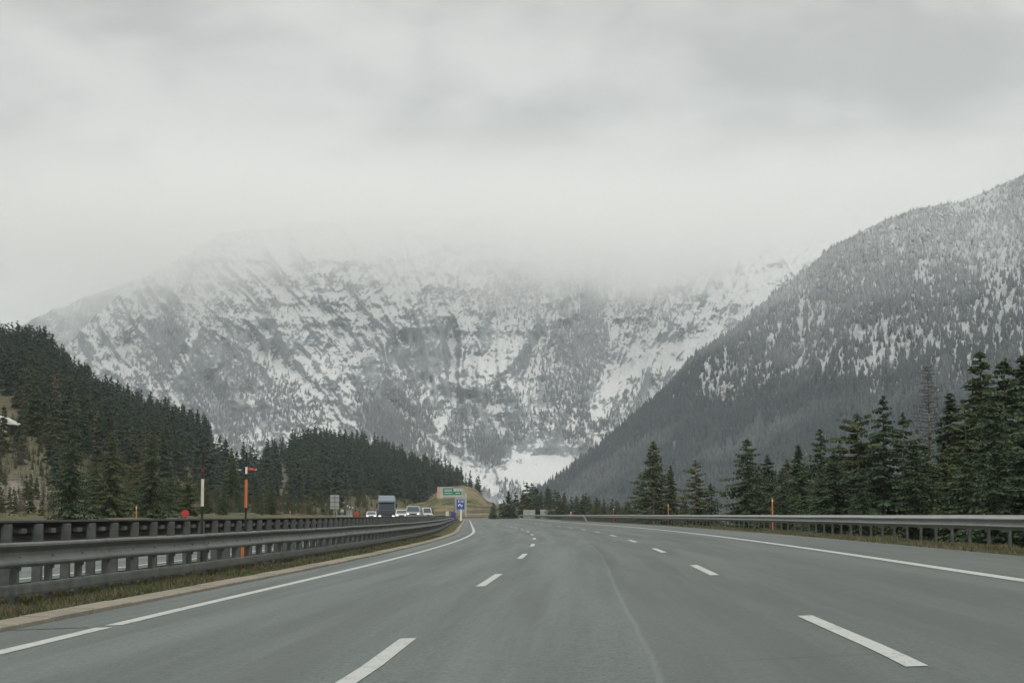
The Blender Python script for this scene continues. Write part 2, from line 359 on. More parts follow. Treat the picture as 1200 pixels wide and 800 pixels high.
def foliage(name, c1, c2, c3, frost=None):
    m, n = material(name); P = pos(n)
    inf = n('ShaderNodeObjectInfo').outputs['Random']
    a = noise(n, P, 0.9, 3.0, 0.6); b_ = n('ShaderNodeTexWhiteNoise', {'Vector': n('ShaderNodeVectorMath', {0: P, 1: (2.5, 2.5, 2.5)}, operation='MULTIPLY').outputs[0]}, noise_dimensions='3D')
    c = mixc(n, ramp(n, a, 0.3, 0.7), c1, c2)
    c = mixc(n, math_(n, 'MULTIPLY', inf, 0.7), c, c3)
    c = mixc(n, ramp(n, noise(n, P, 0.035, 4.0, 0.6), 0.48, 0.62, 0, 0.55), c, tuple(v * k for v, k in zip(c2, (1.25, 1.05, 0.95))))
    if frost:
        zz = n('ShaderNodeSeparateXYZ', {0: P}).outputs[2]
        big = noise(n, P, 0.004, 4.0, 0.6)
        fr = math_(n, 'ADD', ramp(n, zz, frost[0], frost[1]), math_(n, 'MULTIPLY', math_(n, 'SUBTRACT', big, 0.5), frost[3] if len(frost) > 3 else 1.0), clamp=True)
        fr = math_(n, 'MULTIPLY', fr, math_(n, 'ADD', math_(n, 'MULTIPLY', inf, 0.5), 0.6), clamp=True)
        c = mixc(n, math_(n, 'MULTIPLY', fr, frost[2]), c, (0.5, 0.52, 0.53))
    b = finish(n, c, 0.75, 0.15)
    m.node_tree.nodes.remove(b_)
    return m
M['spruce'] = foliage('spruce_needles', (0.036, 0.058, 0.032), (0.066, 0.09, 0.04), (0.03, 0.052, 0.037))
M['pine'] = foliage('olive_needles', (0.045, 0.06, 0.026), (0.078, 0.09, 0.036), (0.038, 0.058, 0.028))
M['twig'] = foliage('bare_twigs', (0.085, 0.08, 0.062), (0.13, 0.12, 0.09), (0.075, 0.07, 0.056))
M['wood_far'] = foliage('hill_spruce_needles', (0.034, 0.056, 0.044), (0.062, 0.086, 0.056), (0.034, 0.056, 0.048))
M['wood_mount'] = foliage('hazed_mountain_spruce_needles', (0.028, 0.046, 0.056), (0.050, 0.072, 0.080), (0.078, 0.085, 0.088), (120.0, 430.0, 0.8, 1.2))  # blue of the distant haze is mixed into the needle colour
M['wood_frost'] = foliage('frosted_spruce_needles', (0.045, 0.056, 0.058), (0.08, 0.092, 0.092), (0.12, 0.13, 0.13), (200.0, 620.0, 0.9, 0.8))
M['bark'] = worn('bark', (0.055, 0.045, 0.035), (0.10, 0.085, 0.07), 5.0, 0.9, 0.1, dirt=(0.05, 0.05, 0.04))
M['barkgrey'] = worn('grey_bark', (0.12, 0.105, 0.085), (0.19, 0.17, 0.14), 5.0, 0.9, 0.1, dirt=(0.08, 0.08, 0.06))
m, n = material('grass_blades'); P = pos(n)
c = mixc(n, ramp(n, noise(n, P, 0.9, 4.0, 0.6, 0.4), 0.40, 0.60), (0.105, 0.094, 0.06), (0.06, 0.083, 0.032))
c = mixc(n, ramp(n, noise(n, P, 12.0, 2.0), 0.4, 0.7, 0, 0.6), c, (0.15, 0.13, 0.085))
finish(n, c, 0.85, 0.15); M['grass'] = m
m, n = material('dry_grass_blades'); P = pos(n)
c = mixc(n, ramp(n, noise(n, P, 12.0, 2.0), 0.3, 0.7), (0.16, 0.145, 0.088), (0.09, 0.10, 0.05))
finish(n, c, 0.85, 0.15); M['drygrass'] = m

# ------------------------------------------------------------------ road alignment
def D(y):
    """x of the left broken line at distance y: left-hand bend, a straight, then a second bend"""
    y = np.asarray(y, float); c, zp, z1, z2 = 0.000288, 104.0, 146.0, 400.0
    a = 1.14 - c * (np.minimum(y, z1) - zp) ** 2
    s = -2 * c * (z1 - zp)
    a = a + np.where(y > z1, s * (y - z1), 0)
    a = a + 0.0006 * np.clip(31 - y, 0, 17.5) ** 2
    return a - np.where(y > z2, 0.00036 * (y - z2) ** 2, 0)
def dD(y): return float((D(y + 0.5) - D(y - 0.5)))
BANK = 0.034
def road_z(off): return BANK * off
LE, RE = -4.75, 9.9                 # asphalt edges
OL, OR_ = -22.0, -9.0               # opposing carriageway
def rise(y): return 0.66 * sstep(y, 90.0, 235.0)        # the other carriageway climbs a little above ours
def opp_z(off, y=0.0): return -0.16 + 0.02 * (off + 9.0) + rise(y)
def P3(off, y, z): return Vector((float(D(y)) + off, y, z))
def find_y(px, off, y0=15, y1=900):
    """distance at which a line at this offset shows in photo column px (nearest crossing)"""
    u = (px - CX) / (F_PX * math.cos(PITCH) + 203 * math.sin(PITCH))
    ys = np.arange(y0, y1, 0.25); g = D(ys) + off - u * ys
    k = np.where(np.sign(g[:-1]) != np.sign(g[1:]))[0]
    return float(ys[k[0]]) if len(k) else None

YS = np.unique(np.concatenate([np.arange(-60, 60, 1.0), np.arange(60, 240, 2.0), np.arange(240, 900, 6.0)]))
def strip(offs, zf, ys=YS, name='strip'):
    offs = np.asarray(offs, float); Y, O = np.meshgrid(ys, offs, indexing='ij')
    X = D(Y) + O; Z = zf(O, Y)
    V = np.stack([X, Y, Z], -1).reshape(-1, 3)
    return mesh_np(name, V, grid_faces(len(ys), len(offs)), uv=np.stack([O, Y], -1).reshape(-1, 2))

# ground under and beside the roads, one sheet
def ground_z(O, Y):
    z = np.interp(O, [-400, -120, -60, -34, -26, -22.6, -22.2, -21.9, -9.1, -8.9, -8.2, -5.4, -5.16, -4.6, 9.8, 10.0, 10.9, 11.6, 15, 22, 40, 120, 420],
                     [4.0, 2.0, 1.0, 0.4, -0.2, -0.42, -0.44, -0.46, -0.2, -0.18, -0.14, -0.18, -0.22, -0.20, 0.30, 0.33, 0.34, 0.1, -2.6, -5.2, -6.5, -8, -9])
    z = z + rise(Y) * np.interp(O, [-120, -40, -8.7, -8.3], [0.5, 1, 1, 0])
    n_ = fbm(O * 0.35, Y * 0.3, 3)
    rough = np.where((O < -23.5) | (O > 11.8), 0.5, np.where((O > -8.9) & (O < -5.3), 0.03, np.where(O > 10.2, 0.03, 0)))
    return z + n_ * rough
offs_g = np.concatenate([[-400, -300, -200, -150, -120, -100, -80, -70], np.arange(-60, -24, 3), [-23.5, -22.6, -22.2, -21.9, -15, -9.1, -8.9, -8.6, -8.2, -7.6, -7, -6.4, -5.9, -5.4, -5.16, -4.6, 0, 5, 9.8, 10.0, 10.3, 10.6, 10.9, 11.2, 11.6, 12.5, 13.7, 15, 18, 22, 28, 34, 40, 60, 80, 120, 200, 300, 420]])
g = link('ground', strip(offs_g, ground_z, name='ground'), M['ground']); tag(g, kind='structure')
# earth of the median and of the right shoulder on top of it
def lift(f, dz): return lambda O, Y: f(O, Y) + dz
g = link('median_earth', strip([-8.9, -8.6, -8.2, -7.6, -7, -6.4, -5.9, -5.4, -5.16], lift(ground_z, 0.012)), M['soil']); tag(g, kind='structure')
g = link('verge_earth', strip([9.96, 10.3, 10.6, 10.9, 11.2, 11.6, 12.5, 13.7], lift(ground_z, 0.012)), M['soil']); tag(g, kind='structure')
g = link('road', strip(np.linspace(LE, RE, 12), lambda O, Y: road_z(O) + 0 * Y), M['asphalt']); tag(g, kind='structure')
g = link('opposite_road', strip(np.linspace(OL, OR_, 8), lambda O, Y: opp_z(O, Y)), M['asphalt']); tag(g, kind='structure')
# far valley floor reaching past every ridge
xx, yy = np.meshgrid(np.linspace(-4400, 4400, 45), np.concatenate([np.linspace(-200, 2000, 12), np.linspace(2300, 9300, 12)]))
g = link('valley_floor', mesh_np('valley_floor', np.stack([xx, yy, -14 + 1.5 * fbm(xx * 0.002, yy * 0.002, 3)], -1).reshape(-1, 3), grid_faces(24, 45)), M['ground']); tag(g, kind='structure')

def mark_strip(o0, o1, y0, y1, zf, step=1.0, dz=0.005):
    ys = np.linspace(y0, y1, max(2, int((y1 - y0) / step) + 1))
    return strip([o0, o1], lambda O, Y: zf(O, Y) + dz + 0 * Y, ys)
rz = lambda O, Y: road_z(O); oz = lambda O, Y: opp_z(O, Y)
# the left line is broken by a short scar where the drain crosses
lm = empty('lane_markings'); tag(lm, kind='structure')
for a, b in ((-60, 20.25), (20.65, 700)): link('edge_line', mark_strip(-3.78, -3.58, a, b, rz), M['paint'], lm)
link('edge_line', mark_strip(7.28, 7.5, -60, 700, rz), M['paint'], lm)
for base, ph in ((0.0, 10.6), (3.75, 12.0)):
    k = -2
    while ph + 18 * k < 420:
        y0 = ph + 18 * k; link('broken_line', mark_strip(base - 0.075, base + 0.075, y0, y0 + 6, rz), M['paint'], lm); k += 1
om = empty('opposite_lane_markings'); tag(om, kind='structure')
for o in (-9.75, -21.2): link('edge_line', mark_strip(o - 0.1, o + 0.1, -40, 700, oz), M['paint'], om)
for o in (-13.4, -17.1):
    for k in range(-1, 18): link('broken_line', mark_strip(o - 0.07, o + 0.07, 8 + 18 * k, 14 + 18 * k, oz), M['paint'], om)

# drain scar across the kerb and line
g = link('tar_patch', strip(np.linspace(-4.75, -3.9, 6), lambda O, Y: road_z(O) + 0.004 + 0 * Y,
        np.array([20.36, 20.40, 20.45, 20.50])), M['steel_dark']); tag(g, kind='structure')

# kerb: concrete edge slabs along the median
kerb = empty('kerb'); tag(kerb, kind='structure')
def kerb_slab(y0, y1, name='kerb_stone', par=kerb):
    ys = np.linspace(y0, y1, max(2, int((y1 - y0) / 1.0) + 1))
    prof = [(-5.16, -0.3), (-5.16, -0.115), (-5.14, -0.10), (-4.80, -0.105), (-4.77, -0.12), (-4.765, -0.3)]
    V = [(float(D(y)) + o, y, z) for y in ys for o, z in prof]; k = len(prof)
    F = [(i * k + j, i * k + (j + 1) % k, (i + 1) * k + (j + 1) % k, (i + 1) * k + j) for i in range(len(ys) - 1) for j in range(k)]
    F += [(0, 1, 2, 3), (0, 3, 4, 5)]; b = (len(ys) - 1) * k; F += [(b + 3, b + 2, b + 1, b), (b + 5, b + 4, b + 3, b)]
    me = bpy.data.meshes.new(name); me.from_pydata(V, [], F); me.update()
    return link(name, me, M['kerb'], par)
y = 2.0; L = 2.0
while y < 92:
    o = kerb_slab(y + 0.018, y + L - 0.018); o.location.z = rnd.uniform(-0.006, 0.006); o.location.x = rnd.uniform(-0.008, 0.008); y += L
kb = kerb_slab(92, 700); kb['kind'] = 'stuff'

# grass blades of the verges, one uncountable mass each
def blades(name, n_, offr, yr, h, mat, label, zf, seed=1, powy=1.6):
    rs = np.random.RandomState(seed)
    y = yr[0] + (yr[1] - yr[0]) * rs.rand(n_) ** powy; o = offr[0] + (offr[1] - offr[0]) * rs.rand(n_)
    keep = vnoise(o * 1.3, y * 0.7) + 0.6 * vnoise(o * 4, y * 3, 4.0) > -0.45; y, o = y[keep], o[keep]; k = len(y)
    dens = 0.6 + 0.5 * vnoise(o * 1.1 + 9, y * 0.5)
    hh = h * (0.4 + rs.rand(k)) * np.clip(dens + 0.3, 0.3, 1.5); ww = 0.004 + 0.009 * rs.rand(k) + 0.00012 * y; a = rs.rand(k) * 6.283
    bx, by, bz = D(y) + o, y, zf(o, y)
    lx, ly = (rs.rand(k) - 0.5) * hh * 1.3, (rs.rand(k) - 0.5) * hh * 1.3
    cx, cy = np.cos(a) * ww, np.sin(a) * ww
    V = np.stack([np.stack([bx - cx, by - cy, bz], -1), np.stack([bx + cx, by + cy, bz], -1),
                  np.stack([bx + lx, by + ly, bz + hh], -1)], 1).reshape(-1, 3)
    g = link(name, mesh_np(name, V, np.arange(3 * k).reshape(-1, 3), smooth=False), mat)
    tag(g, label, kind='stuff')
blades('median_grass', 90000, (-7.6, -5.17), (14, 110), 0.085, M['grass'], 'short winter grass in the median between kerb and guardrail', lift(ground_z, 0.01), 2)
blades('verge_grass', 45000, (9.85, 11.5), (30, 120), 0.10, M['drygrass'], 'dry yellow grass under the right guardrail', lift(ground_z, 0.01), 3)

# ------------------------------------------------------------------ guardrails
def beam_mesh(name, prof, off, ztop, y0, y1, step=2.0, close=True):
    """extrude a closed (x,z) outline along the road; z in prof is measured down from ztop(y)"""
    ys = np.linspace(y0, y1, max(2, int(round((y1 - y0) / step)) + 1)); k = len(prof)
    V = [(float(D(y)) + off + p[0], y, ztop(y) + p[1]) for y in ys for p in prof]
    F = [(i * k + j, (i + 1) * k + j, (i + 1) * k + (j + 1) % k, i * k + (j + 1) % k) for i in range(len(ys) - 1) for j in range(k)]
    me = bpy.data.meshes.new(name); me.from_pydata(V, [], F); me.update()
    bm = bmesh.new(); bm.from_mesh(me); bmesh.ops.recalc_face_normals(bm, faces=bm.faces); bm.to_mesh(me); bm.free()
    return me
def wprof(h, d, s):
    """W-beam: two bulges towards +s, thin sheet"""
    pts = []
    for k in range(25):
        t = k / 24; x = d * (0.5 - 0.5 * math.cos(t * 4 * math.pi)); pts.append((x * s, -h * t))
    lip = [(-0.02 * s, 0.012)]
    outer = lip + pts + [(-0.02 * s, -h - 0.012)]
    inner = [(x - 0.006 * s, z) for x, z in outer[::-1]]
    return outer + inner
def copies(me, name, mat, par, places):
    for L in places: link(name, me, mat, par, L)

wav = lambda y, a=0.006: a * math.sin(y * 0.31) + a * 0.6 * math.sin(y * 0.83 + 1)
# A: near median guardrail
TA = CAM_H - 0.40
gA = empty('median_guardrail', P3(-6.3, 20, 0) * 0); tag(gA, 'nearest grey steel guardrail with a thin lower rail beside the kerb on the left', 'guardrail')
za = lambda y: TA + wav(y) * 0.8
profA = [(-0.16, 0.0), (0.02, 0.012), (0.05, -0.012), (0.055, -0.04)] + [(0.055 - 0.085 * math.sin(math.pi * t) ** 1.0, -0.05 - 0.2 * t) for t in (0.1, 0.25, 0.4, 0.5, 0.6, 0.75, 0.9)] + \
        [(0.06, -0.262), (0.066, -0.29), (0.05, -0.325), (0.02, -0.335), (0.0, -0.33), (-0.02, -0.20), (-0.03, -0.03), (-0.16, -0.02)]
ya = 6.0
while ya < 122:
    link('beam', beam_mesh('beam', profA, -6.25 + 0.004 * (int(ya / 4) % 2), (lambda q: (lambda y: za(y) + q))(0.004 * (int(ya / 4) % 2)), ya, ya + 4.12), M['steel'], gA)
    ya += 4.0
link('beam', beam_mesh('beam', profA, -6.25, za, ya, 420, 4.0), M['steel'], gA)
profL = [(0.0, 0.0), (0.05, 0.0), (0.055, -0.03), (0.055, -0.13), (0.05, -0.16), (0.0, -0.16), (0.0, -0.15), (0.035, -0.145), (0.035, -0.015), (0.0, -0.01)]
zl = lambda y: CAM_H - 0.96 + wav(y) * 0.8
link('lower_rail', beam_mesh('lower_rail', profL, -6.235, zl, 6, 420, 2.0), M['steel'], gA)
pm = MB()
pm.box((0, 0, 0.32), (0.05, 0.125, 1.0)); pm.box((-0.045, 0.055, 0.32), (0.05, 0.012, 1.0)); pm.box((-0.045, -0.055, 0.32), (0.05, 0.012, 1.0)); pm.box((0.03, 0, 0.62), (0.05, 0.10, 0.20))
pmA = pm.mesh('post')
copies(pmA, 'post', M['post'], gA, [P3(-6.30, y, -0.19) for y in np.arange(8, 220, 1.6)])
tail = MB()
for y in np.arange(220, 420, 2.0): c = P3(-6.30, y, 0.12); tail.box(c, (0.05, 0.12, 0.9))
o = tail.build('post_row', M['post'], gA); o['kind'] = 'stuff'

# B: taller guardrail of the opposite carriageway, seen from behind
TB = CAM_H - 0.095
gB = empty('opposite_guardrail'); tag(gB, 'taller dark guardrail behind the nearest one, seen from its back with wide grey posts', 'guardrail')
zb = lambda y: TB + wav(y + 7) * 0.4
link('top_rail', beam_mesh('top_rail', [(-0.16, 0.0), (0.06, 0.0), (0.06, -0.035), (-0.16, -0.035)], -8.15, zb, 6, 420, 2.0), M['steel_dark'], gB)
ww_ = [(x, z) for x, z in wprof(0.33, 0.07, -1)]
yb = 6.0
while yb < 122:
    link('beam', beam_mesh('beam', ww_, -8.36, lambda y: zb(y) - 0.045, yb, yb + 3.998), M['steel_dark'], gB); yb += 4.0  # back of the beam: its shade is put into the dark steel colour
link('beam', beam_mesh('beam', ww_, -8.36, lambda y: zb(y) - 0.045, yb, 420, 4.0), M['steel_dark'], gB)
pm = MB(); pm.box((0, 0, 0.57), (0.16, 0.16, 1.14), bev=0.008); pmB = pm.mesh('post')
pm = MB(); pm.box((-0.03, 0.0, 0.57), (0.10, 0.12, 1.14), bev=0.006); pmB2 = pm.mesh('brace_post')
pm = MB(); pm.box((0, 0, 0), (0.10, 0.32, 0.085), bev=0.006); blk = pm.mesh('spacer_block')
yp = np.arange(8, 230, 1.75)
for k, y in enumerate(yp):
    link('post', pmB, M['steel_dark2'], gB, P3(-8.08, y, -0.19 + rnd.uniform(-0.004, 0.004)))
    link('brace_post', pmB2, M['steel_dark'] if k % 2 else M['post'], gB, P3(-8.17, y + 0.42, -0.19))
    if y < 120: link('spacer_block', blk, M['steel'], gB, P3(-8.15, y + 1.05, CAM_H - 0.28))
tail = MB()
for y in np.arange(230, 420, 1.75): tail.box(P3(-8.1, y, 0.3), (0.14, 0.14, 1.2))
o = tail.build('post_row', M['post'], gB); o['kind'] = 'stuff'

# right guardrail
gR = empty('right_guardrail'); tag(gR, 'long pale steel guardrail along the right shoulder in front of the conifers', 'guardrail')
zr = lambda y: CAM_H - 0.015 + wav(y + 3) * 0.6 + (0.05 * min(1, max(0, (y - 250) / 200)))
profR = [(-0.0, 0.012), (-0.02, 0.03), (0.17, 0.03), (0.17, 0.01), (0.02, 0.0), (0.01, -0.30), (-0.03, -0.30)] 
wr = wprof(0.30, 0.085, -1)
yr_ = 26.0
while yr_ < 146:
    link('beam', beam_mesh('beam', wr, 10.55, zr, yr_, yr_ + 3.998), M['steel_pale'], gR); yr_ += 4.0
link('beam', beam_mesh('beam', wr, 10.55, zr, yr_, 640, 5.0), M['steel_pale'], gR)
pm = MB(); pm.box((0.07, 0, 0.36), (0.055, 0.11, 0.9)); pm.box((0.02, 0, 0.62), (0.06, 0.08, 0.16)); pmR = pm.mesh('post')
copies(pmR, 'post', M['steel_dark'], gR, [P3(10.6, y, 0.20) for y in np.arange(27, 250, 2.0)])
tail = MB()
for y in np.arange(251, 640, 2.5): tail.box(P3(10.66, y, 0.65), (0.05, 0.11, 0.85))
o = tail.build('post_row', M['steel_dark'], gR); o['kind'] = 'stuff'
# short guardrail in front of the lay-by with a ramped end
gS = empty('lay_by_guardrail'); tag(gS, 'short far guardrail with a bent down tip in front of the long right guardrail', 'guardrail')
yy0 = find_y(688, 8.6); 
zs = lambda y: road_z(8.6) + 0.74 - 0.62 * max(0, min(1, (yy0 + 6 - y) / 6.0)) ** 1.4
link('beam', beam_mesh('beam', wr, 8.6, zs, yy0, yy0 + 56, 1.0), M['steel'], gS)
pm = MB(); pm.box((0.05, 0, 0.3), (0.06, 0.1, 0.6)); ps = pm.mesh('post')
copies(ps, 'post', M['post'], gS, [P3(8.62, yy0 + 6 + k * 2.5, road_z(8.6)) for k in range(20)])

# ------------------------------------------------------------------ terrain patches
def poly_dist(px, py, pts):
    d = np.full(px.shape, 1e9)
    for (x0, y0), (x1, y1) in zip(pts, pts[1:]):
        dx, dy = x1 - x0, y1 - y0; t = np.clip(((px - x0) * dx + (py - y0) * dy) / (dx * dx + dy * dy + 1e-9), 0, 1)
        d = np.minimum(d, np.hypot(px - x0 - t * dx, py - y0 - t * dy))
    return d
def blob(px, py, cx, cy, rx, ry, k=1.0, a=0.0):
    c, s = math.cos(a), math.sin(a); x = (px - cx) * c + (py - cy) * s; y = -(px - cx) * s + (py - cy) * c
    return k * np.exp(-((x / rx) ** 2 + (y / ry) ** 2))
def fan(name, pxs, nrow, top_py, y_base, y_top, shape, relief, mat, base_z=-16.0, attrs=None, back=None, ledges=0.0):
    """mountain side: columns follow bearings seen from the valley, rows climb from the foot to the crest.
    shape(t) = share of the height reached at share t of the way; relief(PX,PY,T) pushes the face in or out (m)"""
    t = np.linspace(0, 1, nrow); PX, T = np.meshgrid(pxs, t)
    yb, yt = y_base(PX), y_top(PX)
    Yd = yb + (yt - yb) * T
    s_top = slope_v(top_py(PX)); z_top = s_top * yt + CAM_H
    Z = base_z + (z_top - base_z) * shape(T)
    sl = (Z - CAM_H) / Yd
    # photo row each vertex falls on, used to lay out gullies, woods and snowfields over the face
    PY = CY - F_PX * np.tan(np.arctan(sl) - PITCH)
    rel = relief(PX, PY, T)
    U = (PX - CX) / (F_PX * math.cos(PITCH))
    X = U * Yd; Yw = Yd + rel; Xw = X * (Yw / Yd) ; Zw = Z
    V = np.stack([Xw, Yw, Zw], -1)
    A = {k: f(PX, PY, T) for k, f in (attrs or {}).items()}
    if ledges:                    # snow lies on ledges and leaves the steep faces bare
        gx, gy = np.gradient(V, axis=1), np.gradient(V, axis=0); nn_ = np.cross(gx, gy); nn_ /= np.linalg.norm(nn_, axis=-1, keepdims=True) + 1e-9
        nzv = np.abs(nn_[..., 2]); A['snow'] = A['snow'] + ledges * (nzv - np.median(nzv))
    nb = 0
    if back:                      # the far side falls away again so that the crest has a body
        rows = [V]
        for k, (dy, dz) in enumerate(back):
            vb = V[-1].copy(); vb[:, 1] += dy; vb[:, 0] += dy * U[-1]; vb[:, 2] = vb[:, 2] * dz + base_z * (1 - dz); rows.append(vb[None])
        V = np.concatenate(rows, 0); nb = len(back)
        for k in A: A[k] = np.concatenate([A[k]] + [A[k][-1:]] * nb, 0)
    me = mesh_np(name, V.reshape(-1, 3), grid_faces(nrow + nb, len(pxs)), attrs=A)
    o = link(name, me, mat); tag(o, kind='structure')
    return o, V[:nrow], PX, PY, T

ip = lambda xs, ys: (lambda PX: np.interp(PX, xs, ys))

# central massif
def relief_c(PX, PY, T):
    q = PX * 0.010; p = PY * 0.010
    warp = 0.6 * fbm(q * 1.1, p * 1.1, 3, z=3)
    r = -120 * ridged(q * 1.1 + warp, p * 0.55, 4, 0.45, 1) - 40 * ridged(q * 3.1 + p * 0.9 + warp, p * 1.7, 4, 0.55, 5) - 17 * ridged(q * 8 - p * 4, p * 6, 3, 0.6, 9) - 8 * ridged(q * 22 + p * 6, p * 15, 3, 0.6, 12)
    g = np.interp(PX, [0, 420, 580, 820, 1300], [0.8, 0.75, 0.0, -0.6, -0.8]); sh = PX - g * (PY - 300)
    r = r - 55 * ridged(sh * 0.03 + 0.4 * fbm(q * 2, p * 2, 3), PY * 0.007, 4, 0.5, 31)
    r = r + 5 * np.sin(p * 26 + 5 * fbm(q, p, 4, z=8) + q * 2.0)                    # rock bands
    r += 90 * sstep(PX, 567, 583) * np.exp(-((PY - 350) / 60.0) ** 2) * np.exp(-((PX - 590) / 60.0) ** 2)
    for pts, wd, dp in GUL: r += dp * 0.45 * np.exp(-(poly_dist(PX, PY, pts) / wd) ** 2)
    return r * (0.25 + 0.75 * sstep(T, 0.0, 0.2)) * (1 - 0.93 * np.clip(blob(PX, PY, 640, 550, 60, 30, 1.4), 0, 1))
GUL = [([(300, 402), (330, 424), (352, 440), (385, 468), (408, 505), (425, 530)], 9, 110), ([(358, 419), (372, 440), (400, 470)], 6, 70),
       ([(461, 470), (484, 488), (507, 516), (537, 537), (580, 569)], 7, 110), ([(528, 380), (532, 420), (534, 449), (513, 507)], 6, 80),
       ([(405, 340), (432, 375), (445, 395), (432, 410), (405, 425)], 5, 50), ([(548, 500), (545, 537)], 4, 50), ([(577, 420), (583, 472), (590, 500)], 10, 60),
       ([(670, 500), (700, 516), (725, 520)], 5, 40), ([(729, 430), (770, 410), (816, 399), (855, 372), (846, 339), (870, 318)], 15, 90),
       ([(700, 480), (729, 430), (735, 400), (712, 372)], 9, 60), ([(186, 350), (150, 400), (120, 430)], 6, 60), ([(240, 330), (225, 400), (200, 450), (215, 480)], 5, 50)]
def snow_c(PX, PY, T):
    q, p = PX * 0.012, PY * 0.012
    s = 0.53 + 0.18 * ridged(q * 1.4 + p * 0.4, p * 1.0, 5, 0.6, 2) + 0.42 * fbm(q * 2.6 + p, p * 2.2, 6, 0.65, 6)
    s += 0.42 * sstep(PY, 430, 300) - 0.05 * sstep(PX, 320, 100)
    g = np.interp(PX, [0, 420, 580, 820, 1300], [0.8, 0.75, 0.0, -0.6, -0.8]); sh = PX - g * (PY - 300)
    s += 0.38 * (ridged(sh * 0.035 + 0.4 * fbm(q * 2, p * 2, 3), PY * 0.008, 4, 0.6, 21) - 0.25) + 0.4 * fbm(sh * 0.11, PY * 0.028, 4, 0.6, 23)
    wb = 4.0 * fbm(PX * 0.05, PY * 0.05, 3)
    for pts, wd, dp in GUL: s += 1.15 * np.exp(-((poly_dist(PX, PY, pts) + wb) / (wd * 0.9)) ** 2)
    s += blob(PX, PY, 322, 425, 24, 12, 0.7, 0.5) + blob(PX, PY, 368, 440, 14, 26, 0.5) + blob(PX, PY, 642, 544, 27, 12, 0.8, -0.1) + blob(PX, PY, 612, 553, 16, 6, 0.9) + blob(PX, PY, 548, 556, 34, 7, 0.6, 0.5) - blob(PX, PY, 600, 580, 90, 11, 0.9)
    s += blob(PX, PY, 560, 430, 14, 22, 0.5) + blob(PX, PY, 600, 455, 24, 18, 0.55) + blob(PX, PY, 545, 325, 60, 30, 0.6) + blob(PX, PY, 780, 440, 60, 60, 0.45) + blob(PX, PY, 840, 360, 60, 40, 0.8)
    s += blob(PX, PY, 235, 385, 18, 8, 0.5) + blob(PX, PY, 370, 480, 22, 30, 0.5) + blob(PX, PY, 620, 345, 50, 20, 0.4)
    s -= blob(PX, PY, 480, 425, 52, 26, 0.55) + blob(PX, PY, 570, 385, 9, 38, 0.8) + blob(PX, PY, 455, 500, 34, 28, 0.8, 0.7) + blob(PX, PY, 575, 522, 36, 26, 0.7) + blob(PX, PY, 650, 470, 46, 28, 0.45)
    s -= blob(PX, PY, 245, 430, 40, 40, 0.35) + blob(PX, PY, 270, 480, 35, 30, 0.4) + blob(PX, PY, 205, 410, 24, 34, 0.3) + blob(PX, PY, 700, 380, 30, 18, 0.2) + blob(PX, PY, 800, 380, 36, 9, 0.55, 0.45) + blob(PX, PY, 770, 345, 40, 8, 0.4, 0.5)
    s -= blob(PX, PY, 430, 430, 16, 26, 0.4) + blob(PX, PY, 380, 400, 24, 18, 0.3, -0.6) + blob(PX, PY, 590, 395, 12, 12, 0.4) + blob(PX, PY, 865, 350, 18, 16, 0.45) + blob(PX, PY, 700, 450, 40, 25, 0.3)
    return np.minimum(s, 0.86 + 0.25 * fbm(sh * 0.09, PY * 0.05, 4, 0.6, 40))
pxs = np.linspace(-260, 1300, 1250)
cm, Vc, PXc, PYc, Tc = fan('central_mountain', pxs, 430,
    ip([-260, 0, 60, 90, 120, 150, 190, 240, 275, 350, 430, 520, 600, 700, 800, 870, 930, 1000, 1300], [470, 440, 425, 398, 366, 340, 312, 290, 276, 268, 262, 255, 262, 270, 262, 268, 240, 250, 260]),
    ip([-260, 100, 300, 600, 800, 1300], [4700, 4300, 3900, 3700, 3900, 4300]), ip([-260, 300, 600, 800, 900, 1300], [5600, 5500, 5700, 6300, 6600, 6600]),
    lambda T: np.interp(T, [0, .06, .35, .6, .8, 1], [0, .02, .30, .60, .82, 1]), relief_c, M['mount'], attrs={'snow': snow_c}, ledges=1.5,
    back=[(250, 0.85), (800, 0.3), (1000, 0.0)])
# farther ridge at the left of it
fm, _, _, _, _ = fan('far_mountain', np.linspace(-300, 330, 260), 90,
    ip([-300, -100, 0, 40, 60, 100, 150, 250, 330], [430, 410, 394, 376, 362, 352, 330, 310, 300]), ip([-300, 330], [5000, 5200]), ip([-300, 330], [5750, 6100]),
    lambda T: T, lambda PX, PY, T: -120 * ridged(PX * 0.03, PY * 0.02, 5, 0.55, 2), M['mount'],
    attrs={'snow': lambda PX, PY, T: 0.2 + 0.4 * fbm(PX * 0.03, PY * 0.03, 5)}, back=[(300, 0.8), (900, 0.0)])

